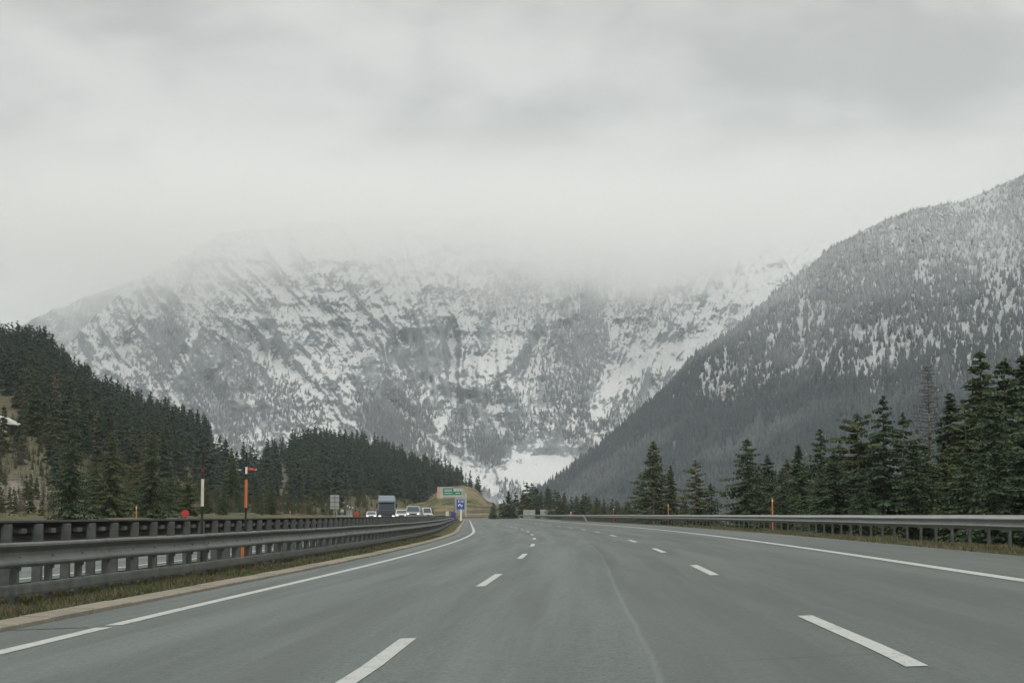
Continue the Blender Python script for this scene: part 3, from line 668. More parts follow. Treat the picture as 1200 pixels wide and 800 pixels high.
# wooded mountain on the right
top_r = ip([520, 570, 610, 630, 650, 700, 730, 768, 786, 810, 857, 888, 912, 948, 973, 1033, 1083, 1133, 1167, 1200, 1300, 1500], [608, 604, 592, 577, 563, 524, 499, 468, 452, 422, 391, 364, 340, 315, 294, 264, 245, 237, 222, 208, 165, 125])
def relief_r(PX, PY, T):
    q, p = PX * 0.008, PY * 0.008
    sp = (PX + 0.5 * PY) * 0.008
    return (-110 * ridged(sp * 1.2, p * 0.5, 4, 0.5, 11) - 45 * ridged(sp * 4, p * 1.6, 5, 0.55, 4) - 14 * fbm(q * 14, p * 14, 3)) * sstep(T, 0, .25) * (1 - 0.75 * sstep(T, 0.85, 1))
def open_r(PX, PY):
    """bare or snowy breaks in the wood"""
    q, p = PX * 0.03, PY * 0.03
    s = blob(PX, PY, 845, 460, 28, 30, 0.45, 0.6) + blob(PX, PY, 1040, 405, 100, 26, 0.34, 0.15) + blob(PX, PY, 1175, 330, 30, 75, 0.45, -0.2) + blob(PX, PY, 1150, 400, 60, 30, 0.25)
    s += blob(PX, PY, 1022, 442, 4, 26, 0.8) + blob(PX, PY, 938, 395, 4, 40, 0.4) + blob(PX, PY, 975, 430, 40, 14, 0.3) + blob(PX, PY, 1140, 245, 30, 10, 0.4, -0.4) + blob(PX, PY, 1080, 330, 20, 20, 0.2) + blob(PX, PY, 900, 430, 12, 40, 0.25)
    up = sstep(PY, 520, 420)
    s += up * (0.75 * fbm(q * 7.5, p * 2.2, 5, 0.7, 2) + 0.45 * np.maximum(0, ridged(q * 3.2 + p * 0.5, p * 0.5, 4, 0.6, 7) - 0.3)) + 0.03 * up
    return s
pxs = np.linspace(500, 1560, 620)
rm, Vr, PXr, PYr, Tr = fan('right_mountain', pxs, 300, top_r,
    ip([500, 650, 900, 1200, 1560], [1900, 1700, 1350, 1150, 1050]), ip([500, 600, 700, 900, 1200, 1560], [2100, 2150, 2350, 2700, 3050, 3300]),
    lambda T: np.interp(T, [0, .15, .5, 1], [0, .08, .42, 1]) * 0.5 + 0.5 * T ** 1.15, relief_r, M['mount_r'],
    attrs={'snow': lambda PX, PY, T: np.interp(PY, [200, 300, 440, 470, 520, 600], [.75, .7, .75, .3, -.3, -.8]) + 0.5 * (open_r(PX, PY) - 0.3) + 0.2 * fbm(PX * .03, PY * .03, 4)},
    back=[(60, 0.9), (500, 0.4), (900, 0.0)])

# wooded hills on the left; one terrain, two crests with a bare saddle between
top_l = ip([-260, -100, 0, 30, 60, 80, 120, 165, 200, 225, 245, 262, 280, 300, 330, 370, 440, 500, 540, 580, 620, 700], [400, 408, 417, 413, 421, 447, 473, 495, 505, 513, 526, 548, 556, 552, 540, 526, 535, 558, 573, 590, 600, 606])
def relief_l(PX, PY, T):
    return 14 * fbm(PX * 0.02, T * 6, 4) * sstep(T, 0, .3)
def rock_l(PX, PY, T):
    return np.clip(blob(PX, PY, 20, 585, 50, 26, 1.2) + blob(PX, PY, 280, 545, 32, 20, 0.5) + blob(PX, PY, 60, 490, 24, 8, 0.8) + blob(PX, PY, 330, 575, 16, 18, .6), 0, 1)
pxs = np.linspace(-320, 690, 340)
hl, Vl, PXl, PYl, Tl = fan('wooded_hill', pxs, 130, top_l, ip([-320, 0, 200, 300, 420, 540, 690], [110, 150, 190, 250, 380, 640, 760]),
    ip([-320, 0, 150, 262, 300, 420, 540, 690], [620, 700, 740, 760, 850, 1000, 1050, 1000]), lambda T: np.interp(T, [0, .1, .35, .7, 1], [0, .03, .22, .64, 1]), relief_l, M['hill'], base_z=-1.0,
    attrs={'rock': rock_l}, back=[(60, 0.97), (260, 0.75), (700, 0.0)])

# ------------------------------------------------------------------ conifers
def spruce(seed, H=10.0, rad=2.2, wh=34, nb=6, ns=7, spray=0.42, droop=0.35, bare=0.06, ragged=0.25, power=0.8):
    """returns crown and trunk meshes: whorls of drooping boughs hung with small needle sprays"""
    rs = np.random.RandomState(seed); V, Fc = [], []
    tips = []
    for i in range(wh):
        f = i / (wh - 1); h = H * (bare + (0.985 - bare) * f ** 0.92)
        Lm = rad * ((1 - f) ** power) * (1 - ragged / 2 + ragged * rs.rand()) + 0.10
        k = max(3, int(nb * (0.7 + 0.3 * (1 - f)) + rs.rand()))
        a0 = rs.rand() * 6.283
        for j in range(k):
            if rs.rand() < 0.07: continue
            a = a0 + 6.283 * j / k + rs.normal() * 0.22; L = Lm * (1 - ragged + 2 * ragged * rs.rand() * 0.9)
            ca, sa = math.cos(a), math.sin(a); hz = h + rs.normal() * 0.35 * H / wh
            m_ = max(2, int(ns * L / rad + 1.5))
            for q in range(m_ + 1):
                s = (q + 0.5 + rs.rand() * 0.4) / (m_ + 1); d = L * s
                z = hz - droop * L * s + 0.35 * droop * L * s ** 3 + (0.25 * L if f > 0.85 else 0) * s
                wd = spray * (0.55 + 0.6 * (1 - abs(s - 0.45))) * (0.5 + 0.5 * L / rad)
                for sgn in (-1, 1):
                    an = a + sgn * (0.5 + 0.7 * rs.rand()); cb, sb = math.cos(an), math.sin(an)
                    p = np.array([ca * d, sa * d, z]); tip = p + np.array([cb * wd, sb * wd, -wd * (0.15 + 0.4 * rs.rand())])
                    side = np.array([-sb, cb, 0]) * wd * 0.26; up = np.array([0, 0, wd * 0.10])
                    b0 = len(V); mid_ = p * 0.45 + tip * 0.55
                    V += [p, mid_ + side + up * rs.rand() - up, tip, mid_ - side + up * rs.rand() - up]; Fc.append((b0, b0 + 1, b0 + 2, b0 + 3))
                if rs.rand() < 0.85:      # hanging twigs give the bough its depth
                    b0 = len(V); p = np.array([ca * d, sa * d, z + 0.03]); t = np.array([ca, sa, 0]) * wd * 0.35
                    V += [p - t, p + t, p + t * 0.7 + np.array([0, 0, -wd * 0.55]), p - t * 0.5 + np.array([0, 0, -wd * 0.65])]; Fc.append((b0, b0 + 1, b0 + 2, b0 + 3))
    # leader
    b0 = len(V); V += [np.array(v) for v in ((0.04, 0, H * 0.95), (-0.04, 0.02, H * 0.95), (0, 0, H * 1.01), (0.02, -0.05, H * 0.95))]; Fc.append((b0, b0 + 1, b0 + 2, b0 + 3))
    crown = mesh_np('crown', np.array(V), np.array(Fc), smooth=False)
    mb = MB(); segs = 5; pts = [(rs.normal() * 0.02 * H / 10, rs.normal() * 0.02 * H / 10, H * t / segs - 0.3) for t in range(segs + 1)]
    for t in range(segs): mb.tube(pts[t], pts[t + 1], 0.016 * H * (1 - t / segs) + 0.01, 0.016 * H * (1 - (t + 1) / segs) + 0.01, 7)
    return crown, mb.mesh('trunk', smooth=True)
def bare_larch(seed, H=12.0):
    rs = np.random.RandomState(seed); V, Fc = [], []
    for i in range(70):
        f = i / 69; h = H * (0.12 + 0.87 * f); L = 2.3 * (1 - f) ** 0.8 * (0.6 + 0.6 * rs.rand()) + 0.15
        a = rs.rand() * 6.283
        for j in range(2):
            a += 2.6 + rs.normal() * 0.5; ca, sa = math.cos(a), math.sin(a)
            p0 = np.array([0, 0, h]); p1 = np.array([ca * L, sa * L, h + L * (0.05 + 0.25 * rs.rand())])
            def stick(a_, b_, w_):
                d = b_ - a_; s = np.cross(d, [0.3, 0.2, 1.0]); s = s / (np.linalg.norm(s) + 1e-9) * w_; u = np.cross(s, d); u = u / (np.linalg.norm(u) + 1e-9) * w_
                b0 = len(V); V.extend([a_ + s, a_ - s, b_]); V.extend([a_ + u, a_ - u, b_]); Fc.append((b0, b0 + 1, b0 + 2)); Fc.append((b0 + 3, b0 + 4, b0 + 5))
            stick(p0, p1, 0.022)
            for q in range(9):
                s = 0.2 + 0.8 * rs.rand(); pp = p0 * (1 - s) + p1 * s; stick(pp, pp + np.array([rs.normal(), rs.normal(), rs.normal() * 0.6 - 0.15]) * 0.26, 0.009)
    crown = mesh_np('crown', np.array(V), np.array(Fc), smooth=False)
    mb = MB()
    for t in range(6): mb.tube((0.02 * math.sin(t), 0, H * t / 6 - 0.3), (0.02 * math.sin(t + 1), 0, H * (t + 1) / 6 - 0.3), 0.012 * H * (1 - t / 6) + 0.01, 0.012 * H * (1 - (t + 1) / 6) + 0.008, 7)
    return crown, mb.mesh('trunk', smooth=True)

near = [spruce(11, rad=2.3, wh=50, ragged=0.35), spruce(12, rad=2.7, wh=46, ragged=0.5, power=0.75), spruce(13, rad=1.9, wh=54, droop=0.5, ragged=0.35), spruce(14, rad=2.5, wh=40, ragged=0.6, droop=0.2, power=0.7),
        spruce(15, rad=3.1, wh=46, nb=7, ragged=0.5, power=0.75, bare=0.02)]
pines = [spruce(21, rad=2.2, wh=26, nb=5, ns=7, spray=0.5, droop=-0.02, ragged=0.6, bare=0.28, power=0.6), spruce(22, rad=2.0, wh=28, nb=5, droop=0.1, ragged=0.55, bare=0.2, power=0.6)]
larches = [bare_larch(31), bare_larch(32)]
mids = [spruce(41 + k, rad=(1.7, 2.1, 1.5, 2.3)[k], wh=15, nb=5, ns=3, spray=0.95, droop=0.45, ragged=0.3) for k in range(4)]
def place_tree(kind, x, y, z0, H, label, group, mat=None):
    cr, tk = kind; s = H / (12.0 if kind in larches else 10.0)
    e = empty('bare_larch' if kind in larches else 'spruce_tree', (x, y, z0), rnd.uniform(0, 6.28)); e.scale = (s * rnd.uniform(0.9, 1.15), s * rnd.uniform(0.9, 1.15), s)
    m_ = mat or (M['twig'] if kind in larches else M['pine'] if kind in pines else M['spruce'])
    me = cr
    key = (cr.name, m_.name)
    if key not in place_tree.cache:
        c2 = cr.copy(); c2.materials.clear(); c2.materials.append(m_); place_tree.cache[key] = c2
    link('crown', place_tree.cache[key], m_, e)
    if not tk.materials: tk.materials.append(M['barkgrey'] if kind in larches or kind in pines else M['bark'])
    link('trunk', tk, None, e)
    tag(e, label, 'tree', group); return e
place_tree.cache = {}
def gz(off, y): return float(ground_z(np.array([off]), np.array([y]))[0])

ORD = ['first', 'second', 'third', 'fourth', 'fifth', 'sixth', 'seventh', 'eighth', 'ninth', 'tenth', 'eleventh', 'twelfth', 'thirteenth', 'fourteenth', 'fifteenth', 'sixteenth', 'seventeenth', 'eighteenth', 'nineteenth', 'twentieth',
       'twenty-first', 'twenty-second', 'twenty-third', 'twenty-fourth', 'twenty-fifth', 'twenty-sixth', 'twenty-seventh', 'twenty-eighth', 'twenty-ninth', 'thirtieth', 'thirty-first', 'thirty-second', 'thirty-third', 'thirty-fourth', 'thirty-fifth']
# right stand: photo column and row of each tip, distance behind the guardrail, kind
RT = [(750, 556, 20, 'p', 1), (766, 515, 20, 'n', 0), (786, 545, 22, 'n', 2), (815, 540, 20, 'p', 1), (833, 566, 22, 'n', 4), (876, 513, 18, 'n', 1), (900, 531, 20, 'n', 0), (917, 548, 18, 'n', 4),
      (936, 520, 20, 'n', 2), (962, 502, 18, 'n', 3), (984, 520, 18, 'n', 1), (1006, 482, 18, 'p', 0), (1036, 463, 17, 'n', 3), (1060, 486, 19, 'p', 1), (1090, 428, 24, 'l', 0), (1072, 520, 16, 'n', 4),
      (1116, 459, 21, 'n', 2), (1152, 408, 22, 'n', 0), (1181, 419, 19, 'n', 1), (1133, 478, 17, 'p', 1), (1168, 468, 17, 'n', 4), (1200, 416, 21, 'n', 2), (1215, 450, 17, 'n', 3), (1240, 400, 22, 'n', 0), (1290, 410, 22, 'n', 1)]
RT.sort()
kn = {'n': 'dark green spruce', 'p': 'olive tinted open conifer', 'l': 'bare leafless larch'}
for i, (px, py, off, kd, v) in enumerate(RT):
    y = find_y(px, off) or 200; tip = at(px, py, y); z0 = gz(off, y)
    kind = {'n': near, 'p': pines, 'l': larches}[kd][v]
    pos_ = ORD[i] + " from the stand's left end"
    lab = f"{kn[kd]} behind the right guardrail, {pos_}"
    place_tree(kind, float(D(y)) + off, y, z0, tip.z - z0, lab, 'conifers behind the right guardrail')
# lower growth closing the stand beneath the tall tips
kk = 0
for i in range(95):
    px = rnd.uniform(742, 1330); py = np.interp(px, [742, 850, 870, 1000, 1200, 1330], [575, 585, 555, 530, 490, 480]) + rnd.uniform(-8, 42)
    if 842 < px < 862: continue
    off = rnd.uniform(14.5, 34); y = find_y(px, off)
    if not y: continue
    tip = at(px, py, y); z0 = gz(off, y)
    kd = rnd.choice([near[0], near[1], near[3], near[4], near[4], pines[1], larches[1]] if rnd.random() < 0.9 else larches)
    place_tree(kd, float(D(y)) + off, y, z0, max(2.5, tip.z - z0), 'lower conifer filling the gaps between the tall trees behind the right guardrail' if kd not in larches else
               'small leafless tree among the lower growth behind the right guardrail', 'low growth behind the right guardrail' if kd not in larches else 'small bare trees behind the right guardrail')
# far right-hand row towards the vanishing point
for i in range(95):
    px = rnd.uniform(572, 745); off = rnd.uniform(17, 60); y = find_y(px, off, 200, 1500)
    if not y or y > 620: y = rnd.uniform(430, 600)
    py = np.interp(px, [572, 600, 620, 660, 700, 745], [580, 578, 566, 578, 584, 590]) + rnd.uniform(-3, 14); u, s = ray(px, py)
    z0 = -5.0 if px > 610 else -3; tipz = CAM_H + s * y
    place_tree(rnd.choice(mids + [near[1], near[4]]), u * y, y, z0, tipz - z0, 'small distant conifer behind the far end of the right guardrail', 'distant conifers beside the far bend', rnd.choice([M['spruce'], M['spruce'], M['wood_far'], M['pine']]))

# hill surface lookup
def hill_at(i, j): return Vl[i, j]
# left foreground trees beyond the opposite carriageway
LT = [(85, 498, 34, 'n', 4), (112, 535, 40, 'n', 1), (131, 508, 36, 'n', 1), (156, 540, 46, 'p', 1), (178, 512, 34, 'n', 4), (200, 545, 40, 'n', 1),
      (222, 556, 34, 'p', 0), (243, 566, 38, 'n', 4), (262, 574, 34, 'n', 1), (318, 566, 34, 'n', 4), (338, 580, 38, 'n', 1), (362, 578, 34, 'p', 1), (376, 572, 40, 'n', 4), (306, 574, 46, 'n', 2), (273, 532, 90, 'n', 0)]
for i, (px, py, off, kd, v) in enumerate(sorted(LT)):
    y = find_y(px, -off) or 360.0; tip = at(px, py, y); z0 = 0.0
    place_tree({'n': near, 'p': pines}[kd][v], tip.x, y, z0 - 0.5, tip.z - z0 + 0.5,
               f"{'bushy green spruce' if kd == 'n' else 'olive conifer'} across the opposite carriageway, {ORD[i]} counted from the left edge", 'conifers beyond the opposite carriageway')

# wood on the left hills
rs = np.random.RandomState(42)
pts = []
nr_, nc_ = Vl.shape[:2]
for _ in range(9000):
    i = rs.randint(3, nr_ - 1); j = rs.randint(0, nc_ - 1); v = Vl[i, j] * (1 - rs.rand()) + Vl[i, j + 1] * rs.rand() if False else Vl[i, j] + (Vl[i, j + 1] - Vl[i, j]) * rs.rand()
    px, py, t = PXl[i, j], PYl[i, j], Tl[i, j]
    dens = 1.0
    dens *= 1 - 1.0 * float(blob(px, py, -4, 494, 40, 46, 1.5)) - 0.9 * float(blob(px, py, 62, 492, 26, 12)) - 0.9 * float(blob(px, py, 10, 588, 60, 30, 1.0)) - 1.05 * float(blob(px, py, 281, 548, 22, 30, 1.0)) - 0.8 * float(blob(px, py, 330, 572, 18, 22)) - 0.6 * float(blob(px, py, 395, 600, 40, 14))
    if px < 340: dens *= float(np.interp(py, [505, 545], [1.0, 0.22]))
    if px > 400: dens *= float(sstep(py, 592, 580)) if px < 500 else float(sstep(py, 584, 572))
    if px > 560: dens *= 0.5
    dens *= float(np.interp(t, [0, .15, .3, .45, 1], [.02, .06, .25, .85, 1.1]))
    if rs.rand() < dens * 0.95: pts.append((px, py, t, v[0], v[1], v[2]))
# thin to even spacing by depth
pts = pts[:4200]
H_ = lambda r: r.uniform(9, 15)
pts.sort(key=lambda p: p[4])
vis = [p for p in pts if -20 < p[0] < 1220 and p[2] > 0.05]
rr = random.Random(9)
near_set = vis[:150]
for p in near_set:
    place_tree(rr.choice(mids), p[3], p[4], p[5] - 0.5, rr.uniform(5, 8) if p[2] < .3 else rr.uniform(7, 13), 'dark spruce in the lower part of the wood covering the left hills', 'spruces of the left hill wood',
               rr.choice([M['wood_far'], M['spruce'], M['pine'], M['spruce'], M['wood_far'], M['pine'], M['spruce'], M['twig']]))
rest = [p for p in pts if p not in set(near_set)]

# ---- instanced woods (uncountable masses)
def simple_conifer(name, H=12.0, rad=2.2, lay=6, seg=8, seed=0):
    rs = np.random.RandomState(seed); V, Fc = [], []
    for l in range(lay):
        z0 = H * (0.08 + 0.86 * l / lay); z1 = min(H, z0 + H * 0.34); r = rad * (1 - l / lay) ** 0.85 * (0.85 + 0.3 * rs.rand()) + 0.1; a0 = rs.rand() * 6
        b = len(V); V.append((0, 0, z1))
        for k in range(seg):
            a = a0 + 6.283 * k / seg; q = r * (1.25 if k % 2 else 0.55) * (0.8 + 0.4 * rs.rand()); V.append((q * math.cos(a), q * math.sin(a), z0 - (0.4 if k % 2 else -0.5) * H / 12))
        for k in range(seg): Fc.append((b, b + 1 + k, b + 1 + (k + 1) % seg))
    return mesh_np(name, np.array(V), np.array(Fc), smooth=False)
def wood(name, P, Hs, proto_meshes, mat, label, base_h):
    """one object: points that geometry nodes turn into trees"""
    me = bpy.data.meshes.new(name); me.vertices.add(len(P)); me.vertices.foreach_set('co', np.asarray(P, np.float32).ravel())
    a = me.attributes.new('tree_scale', 'FLOAT', 'POINT'); a.data.foreach_set('value', (np.asarray(Hs) / base_h).astype(np.float32))
    a = me.attributes.new('tree_turn', 'FLOAT', 'POINT'); a.data.foreach_set('value', (np.random.RandomState(1).rand(len(P)) * 6.283).astype(np.float32))
    o = bpy.data.objects.new(name, me); C.objects.link(o); tag(o, label, kind='stuff'); me.materials.append(mat)
    ng = bpy.data.node_groups.new(name, 'GeometryNodeTree')
    ng.interface.new_socket('Geometry', in_out='INPUT', socket_type='NodeSocketGeometry'); ng.interface.new_socket('Geometry', in_out='OUTPUT', socket_type='NodeSocketGeometry')
    n = NT(ng); gi = n('NodeGroupInput'); jo = n('GeometryNodeJoinGeometry')
    k = len(proto_meshes); idx = n('GeometryNodeInputIndex').outputs[0]
    sc = n('GeometryNodeInputNamedAttribute', data_type='FLOAT'); sc.inputs['Name'].default_value = 'tree_scale'
    tu = n('GeometryNodeInputNamedAttribute', data_type='FLOAT'); tu.inputs['Name'].default_value = 'tree_turn'
    rot = n('ShaderNodeCombineXYZ', {2: tu.outputs[0]}); 
    md = n('FunctionNodeIntegerMath', operation='MODULO') if hasattr(bpy.types, 'FunctionNodeIntegerMath') else None
    md = n('ShaderNodeMath', {0: idx, 1: float(k)}, operation='MODULO')
    for q, pmesh in enumerate(proto_meshes):
        po = bpy.data.objects.new(name + '_proto', pmesh)
        if not pmesh.materials: pmesh.materials.append(mat)
        oi = n('GeometryNodeObjectInfo'); oi.inputs['Object'].default_value = po
        cmp_ = n('FunctionNodeCompare', {0: md.outputs[0], 1: float(q)}, data_type='FLOAT', operation='EQUAL'); cmp_.inputs['Epsilon'].default_value = 0.1
        ins = n('GeometryNodeInstanceOnPoints', {'Points': gi.outputs[0], 'Instance': oi.outputs['Geometry'], 'Selection': cmp_.outputs[0], 'Scale': sc.outputs[0], 'Rotation': rot.outputs[0]})
        ng.links.new(ins.outputs[0], jo.inputs[0])
    n('NodeGroupOutput', {0: jo.outputs[0]})
    md_ = o.modifiers.new('trees', 'NODES'); md_.node_group = ng
    return o
def with_mat(me, mat):
    c = me.copy(); c.materials.clear(); c.materials.append(mat); return c
hp = [with_mat(mids[k][0], M['wood_far']) for k in range(4)]
wood('hill_wood', [(p[3], p[4], p[5] - 0.5) for p in rest], [6 + 8.5 * rs.rand() ** 0.8 for p in rest], hp, M['wood_far'], 'dense dark spruce wood covering the two hills on the left', 10.0)

# low scrub and dead stalks over the open ground at the foot of the hills
rs2 = np.random.RandomState(77); sc_ = []
for _ in range(7000):
    i = rs2.randint(0, int(nr_ * 0.5)); j = rs2.randint(0, nc_ - 1); px, py = PXl[i, j], PYl[i, j]
    if -60 < px < 560 and rs2.rand() < 0.5 + 0.5 * float(vnoise(px * 0.09, py * 0.12)) + 0.2: sc_.append(Vl[i, j] + (Vl[i, j + 1] - Vl[i, j]) * rs2.rand() + (Vl[i + 1, j] - Vl[i, j]) * rs2.rand())
wood('hill_scrub', np.array(sc_) - np.array([0, 0, 0.15]), 1.0 + 3.2 * rs2.rand(len(sc_)) ** 2, [with_mat(larches[0][0], M['twig']), with_mat(mids[1][0], M['pine']), with_mat(larches[1][0], M['twig'])], M['twig'],
     'brown scrub and young conifers on the open ground at the foot of the left hills', 10.0)

def scatter(V, PX, PY, T, count, densf, seed, zsink=0.8):
    """even scatter over the seen area of a mountain face"""
    rs = np.random.RandomState(seed); nr, nc = V.shape[:2]
    a = V[:-1, :-1]; b = V[:-1, 1:]; c = V[1:, :-1]
    ar = np.linalg.norm(np.cross(b - a, c - a), axis=-1); d = np.clip(densf(PX[:-1, :-1], PY[:-1, :-1], T[:-1, :-1]), 0, 1)
    wgt = (ar * d / (a[..., 1] ** 1.2)).ravel(); wgt = wgt / wgt.sum()
    k = rs.choice(len(wgt), count, p=wgt); i, j = k // (nc - 1), k % (nc - 1)
    u, v = rs.rand(count, 1), rs.rand(count, 1)
    P = a[i, j] + (b[i, j] - a[i, j]) * u + (c[i, j] - a[i, j]) * v; P[:, 2] -= zsink
    return P
simp = [simple_conifer('far_conifer', seed=k, rad=(2.0, 2.6, 1.7)[k]) for k in range(3)]
Pm = scatter(Vr, PXr, PYr, Tr, 62000, lambda PX, PY, T: np.maximum(0.10, 1.1 - 1.9 * np.clip(open_r(PX, PY), 0, 1)) * (PX > 560), 3)
rs = np.random.RandomState(8)
wood('mountain_wood', Pm, rs.uniform(6, 12, len(Pm)) * (1.1 - 0.45 * sstep(Pm[:, 2], 150, 500)), [with_mat(m_, M['wood_mount']) for m_ in simp], M['wood_mount'], 'conifer wood dusted with snow covering the mountain on the right', 12.0)
def dens_c(PX, PY, T):
    d = blob(PX, PY, 700, 400, 55, 50, 0.9) + blob(PX, PY, 690, 520, 60, 40, 0.8) + blob(PX, PY, 460, 500, 45, 36, 1.0, 0.7) + blob(PX, PY, 575, 525, 45, 28, 0.9) + blob(PX, PY, 270, 470, 70, 60, 0.55) + blob(PX, PY, 600, 570, 40, 12, 0.6)
    d += blob(PX, PY, 380, 500, 30, 30, 0.3) + blob(PX, PY, 200, 400, 60, 50, 0.35) + blob(PX, PY, 780, 360, 40, 20, 0.3) + blob(PX, PY, 600, 345, 60, 25, 0.35)
    d = d * (0.6 + 0.9 * fbm(PX * 0.04, PY * 0.03, 4)) - 2.0 * blob(PX, PY, 640, 545, 46, 18)
    for pts, wd, dp in GUL: d = d - 0.7 * np.exp(-(poly_dist(PX, PY, pts) / wd) ** 2)
    return d
Pm = scatter(Vc, PXc, PYc, Tc, 8500, dens_c, 4)
wood('massif_wood', Pm, rs.uniform(9, 17, len(Pm)), [with_mat(m_, M['wood_frost']) for m_ in simp], M['wood_frost'], 'frosted trees scattered over the snowy central mountain', 12.0)

# ------------------------------------------------------------------ banks beside the far bend
def bank(name, outline, y, depth, mat, label, cat, bottom=606, steps=14, terr=0.0, seed=0):
    """earth bank whose crest passes through the given photo points at distance y, rising from its foot in front"""
    xs = np.array([p[0] for p in outline]); ys_ = np.array([p[1] for p in outline]); pxs = np.linspace(xs[0], xs[-1], 70)
    top = np.interp(pxs, xs, ys_); rows = []
    for k in range(steps + 1):
        t = k / steps; yd = y - depth * (1 - t); r = []
        for px, tp in zip(pxs, top):
            zt = CAM_H + slope_v(tp) * y; h = t if not terr else (math.floor(t * terr) + min(1, (t * terr % 1) * 2.5)) / terr
            z = -0.8 + (zt + 0.8) * min(1, h); u = (px - CX) / (F_PX * math.cos(PITCH))
            yo = yd + 1.4 * float(fbm(px * 0.12, t * 3 + seed, 3)); r.append((u * y, yo, z + 0.22 * float(fbm(px * 0.3, t * 5 + seed, 3)) * (t > 0)))
        rows.append(r)
    for dy, f in ((4, 1.0), (14, 0.5), (22, 0.0)): rows.append([(x, y + dy, -0.8 + (z + 0.8) * f) for x, yo, z in rows[steps]])
    V = np.array(rows); o = link(name, mesh_np(name, V.reshape(-1, 3), grid_faces(V.shape[0], V.shape[1])), mat); tag(o, kind='structure'); return o
bank('grassy_bank', [(350, 606), (385, 596), (410, 588), (440, 592), (470, 592), (500, 588), (510, 578), (520, 571), (545, 568), (558, 572), (570, 586), (580, 604)], 640, 70, M['bank'], '', '', seed=2)
bank('earth_bank', [(410, 606), (440, 598), (470, 594), (500, 598), (515, 606)], 520, 40, M['bank'], '', '', seed=7)
bank('terraced_cutting', [(540, 606), (546, 598), (560, 593), (590, 589.5), (602, 590.5), (608, 597), (614, 607)], 560, 26, M['cut'], '', '', terr=5, seed=4)

# ------------------------------------------------------------------ roadside furniture
def pole(px, top, y, off, parts, label, group, nm='snow_pole', r=0.028, zb_=None):
    p = at(px, top, y); z0 = gz(off, y) if zb_ is None else zb_; e = empty(nm, (p.x, y, z0)); tag(e, label, 'pole', group)
    for name, py0, py1, mat, rr_ in parts:
        za_, zb2 = at(px, py0, y).z - z0, (at(px, py1, y).z - z0 if py1 is not None else -0.05)
        MB().tube((0, 0, zb2), (0, 0, za_), r * rr_, seg=12).build(name, M[mat], e, smooth=False)
    return e, z0
y1 = find_y(238, -7.1); y2 = find_y(289, -7.1)
pole(238, 530, y1, -7.1, [('pole_tip', 530, 548, 'black', 1), ('red_band', 548, 553, 'darkred', 1.12), ('pole_neck', 553, 561, 'black', 1.05), ('white_sleeve', 561, 593, 'cream', 1.25), ('shaft', 593, None, 'black', 1.0)],
     'tall black snow pole with a cream sleeve between the two left guardrails', 'snow poles in the median')
e, z0 = pole(289, 530, y2, -7.1, [('pole_tip', 530, 547, 'black', 1), ('white_band', 547, 555, 'white', 1.05), ('pole_neck', 555, 561.5, 'black', 1.1), ('orange_sleeve', 561.5, 594.5, 'orange', 1.35), ('shaft', 594.5, None, 'black', 1.0)],
     'tall black snow pole with an orange sleeve and a small red flag in the median', 'snow poles in the median')
zf = at(289, 550.5, y2).z - z0
mb = MB(); mb.loft([[(0.03 + s * 0.19, 0.05 * w_ * math.cos(a), zf + 0.05 * w_ * math.sin(a)) for a in np.linspace(0, 6.28, 9)[:-1]] for s, w_ in ((0, .6), (.25, 1.1), (.6, 1.15), (.85, .8), (1, .25))])
f_ = mb.build('flag', M['red'], e, smooth=True)
MB().tube((0.2, 0, zf), (0.27, 0, zf + 0.01), 0.012).build('flag_tip', M['cream'], f_)
# orange delineator low between the rails
def stake(px, top, off, label, group, mat='orange', r=0.035, w_=None):
    y = find_y(px, off); p = at(px, top, y); z0 = gz(off, y); e = empty('marker_post', (p.x, y, z0)); tag(e, label, 'marker post', group)
    h = p.z - z0
    MB().box((0, 0, h * 0.5), (r * 2, r * 1.2, h), bev=0.01).build('stem', M[mat], e)
    MB().box((0, -r * 0.7, h - 0.14), (r * 1.9, 0.006, 0.1)).build('reflector', M['cream' if mat != 'cream' else 'red'], e)
    return e
yq = find_y(287, -6.75); z0 = gz(-6.75, yq)
e = empty('marker_post', (float(D(yq)) - 6.75, yq, z0)); tag(e, 'short orange marker seen through the gap under the near guardrail', 'marker post')
MB().box((0, 0, 0.38), (0.085, 0.03, 0.9), bev=0.01).build('stem', M['orange'], e); MB().box((0, -0.02, 0.72), (0.06, 0.008, 0.12)).build('reflector', M['cream'], e)
G1 = 'thin orange marker posts'
stake(160, 592, -22.8, 'thin orange marker post left of the two tall snow poles across the road', G1)
stake(340, 598, -22.8, 'short orange marker post right of the tall snow poles across the road', G1)
stake(905, 583, 11.2, 'tallest thin orange marker post behind the right guardrail', G1)
stake(783, 590, 11.2, 'thin orange marker post behind the right guardrail in front of the middle conifers', G1)
stake(719, 595, 11.2, 'dull red marker post behind the right guardrail left of the conifer group', G1, 'red', 0.045)
stake(669, 599, 11.3, 'stubby orange yellow marker post near the far end of the right guardrail', G1, 'orange', 0.11)
# red reflector discs on the opposite guardrail
def disc(px, py, y, rad, label):
    p = at(px, py, y); e = empty('reflector_disc', (p.x, y, CAM_H - 0.1)); tag(e, label, 'reflector', 'red reflector discs')
    h = p.z - (CAM_H - 0.1)
    MB().tube((0, 0, -0.02), (0, 0, h), rad * 0.18).build('stem', M['steel_dark'], e)
    MB().tube((0, -0.012, h), (0, 0.012, h), rad, seg=20).build('disc', M['red'], e)
    MB().tube((0, -0.018, h), (0, -0.0121, h), rad * 0.8, seg=20).build('lens', M['red'], e)
disc(217, 601.5, find_y(217, -8.2), 0.095, 'red reflector disc on the opposite guardrail left of the snow poles')
disc(418, 602.3, 290, 0.42, 'larger round red signal beside the grey cabinet left of the lorry')

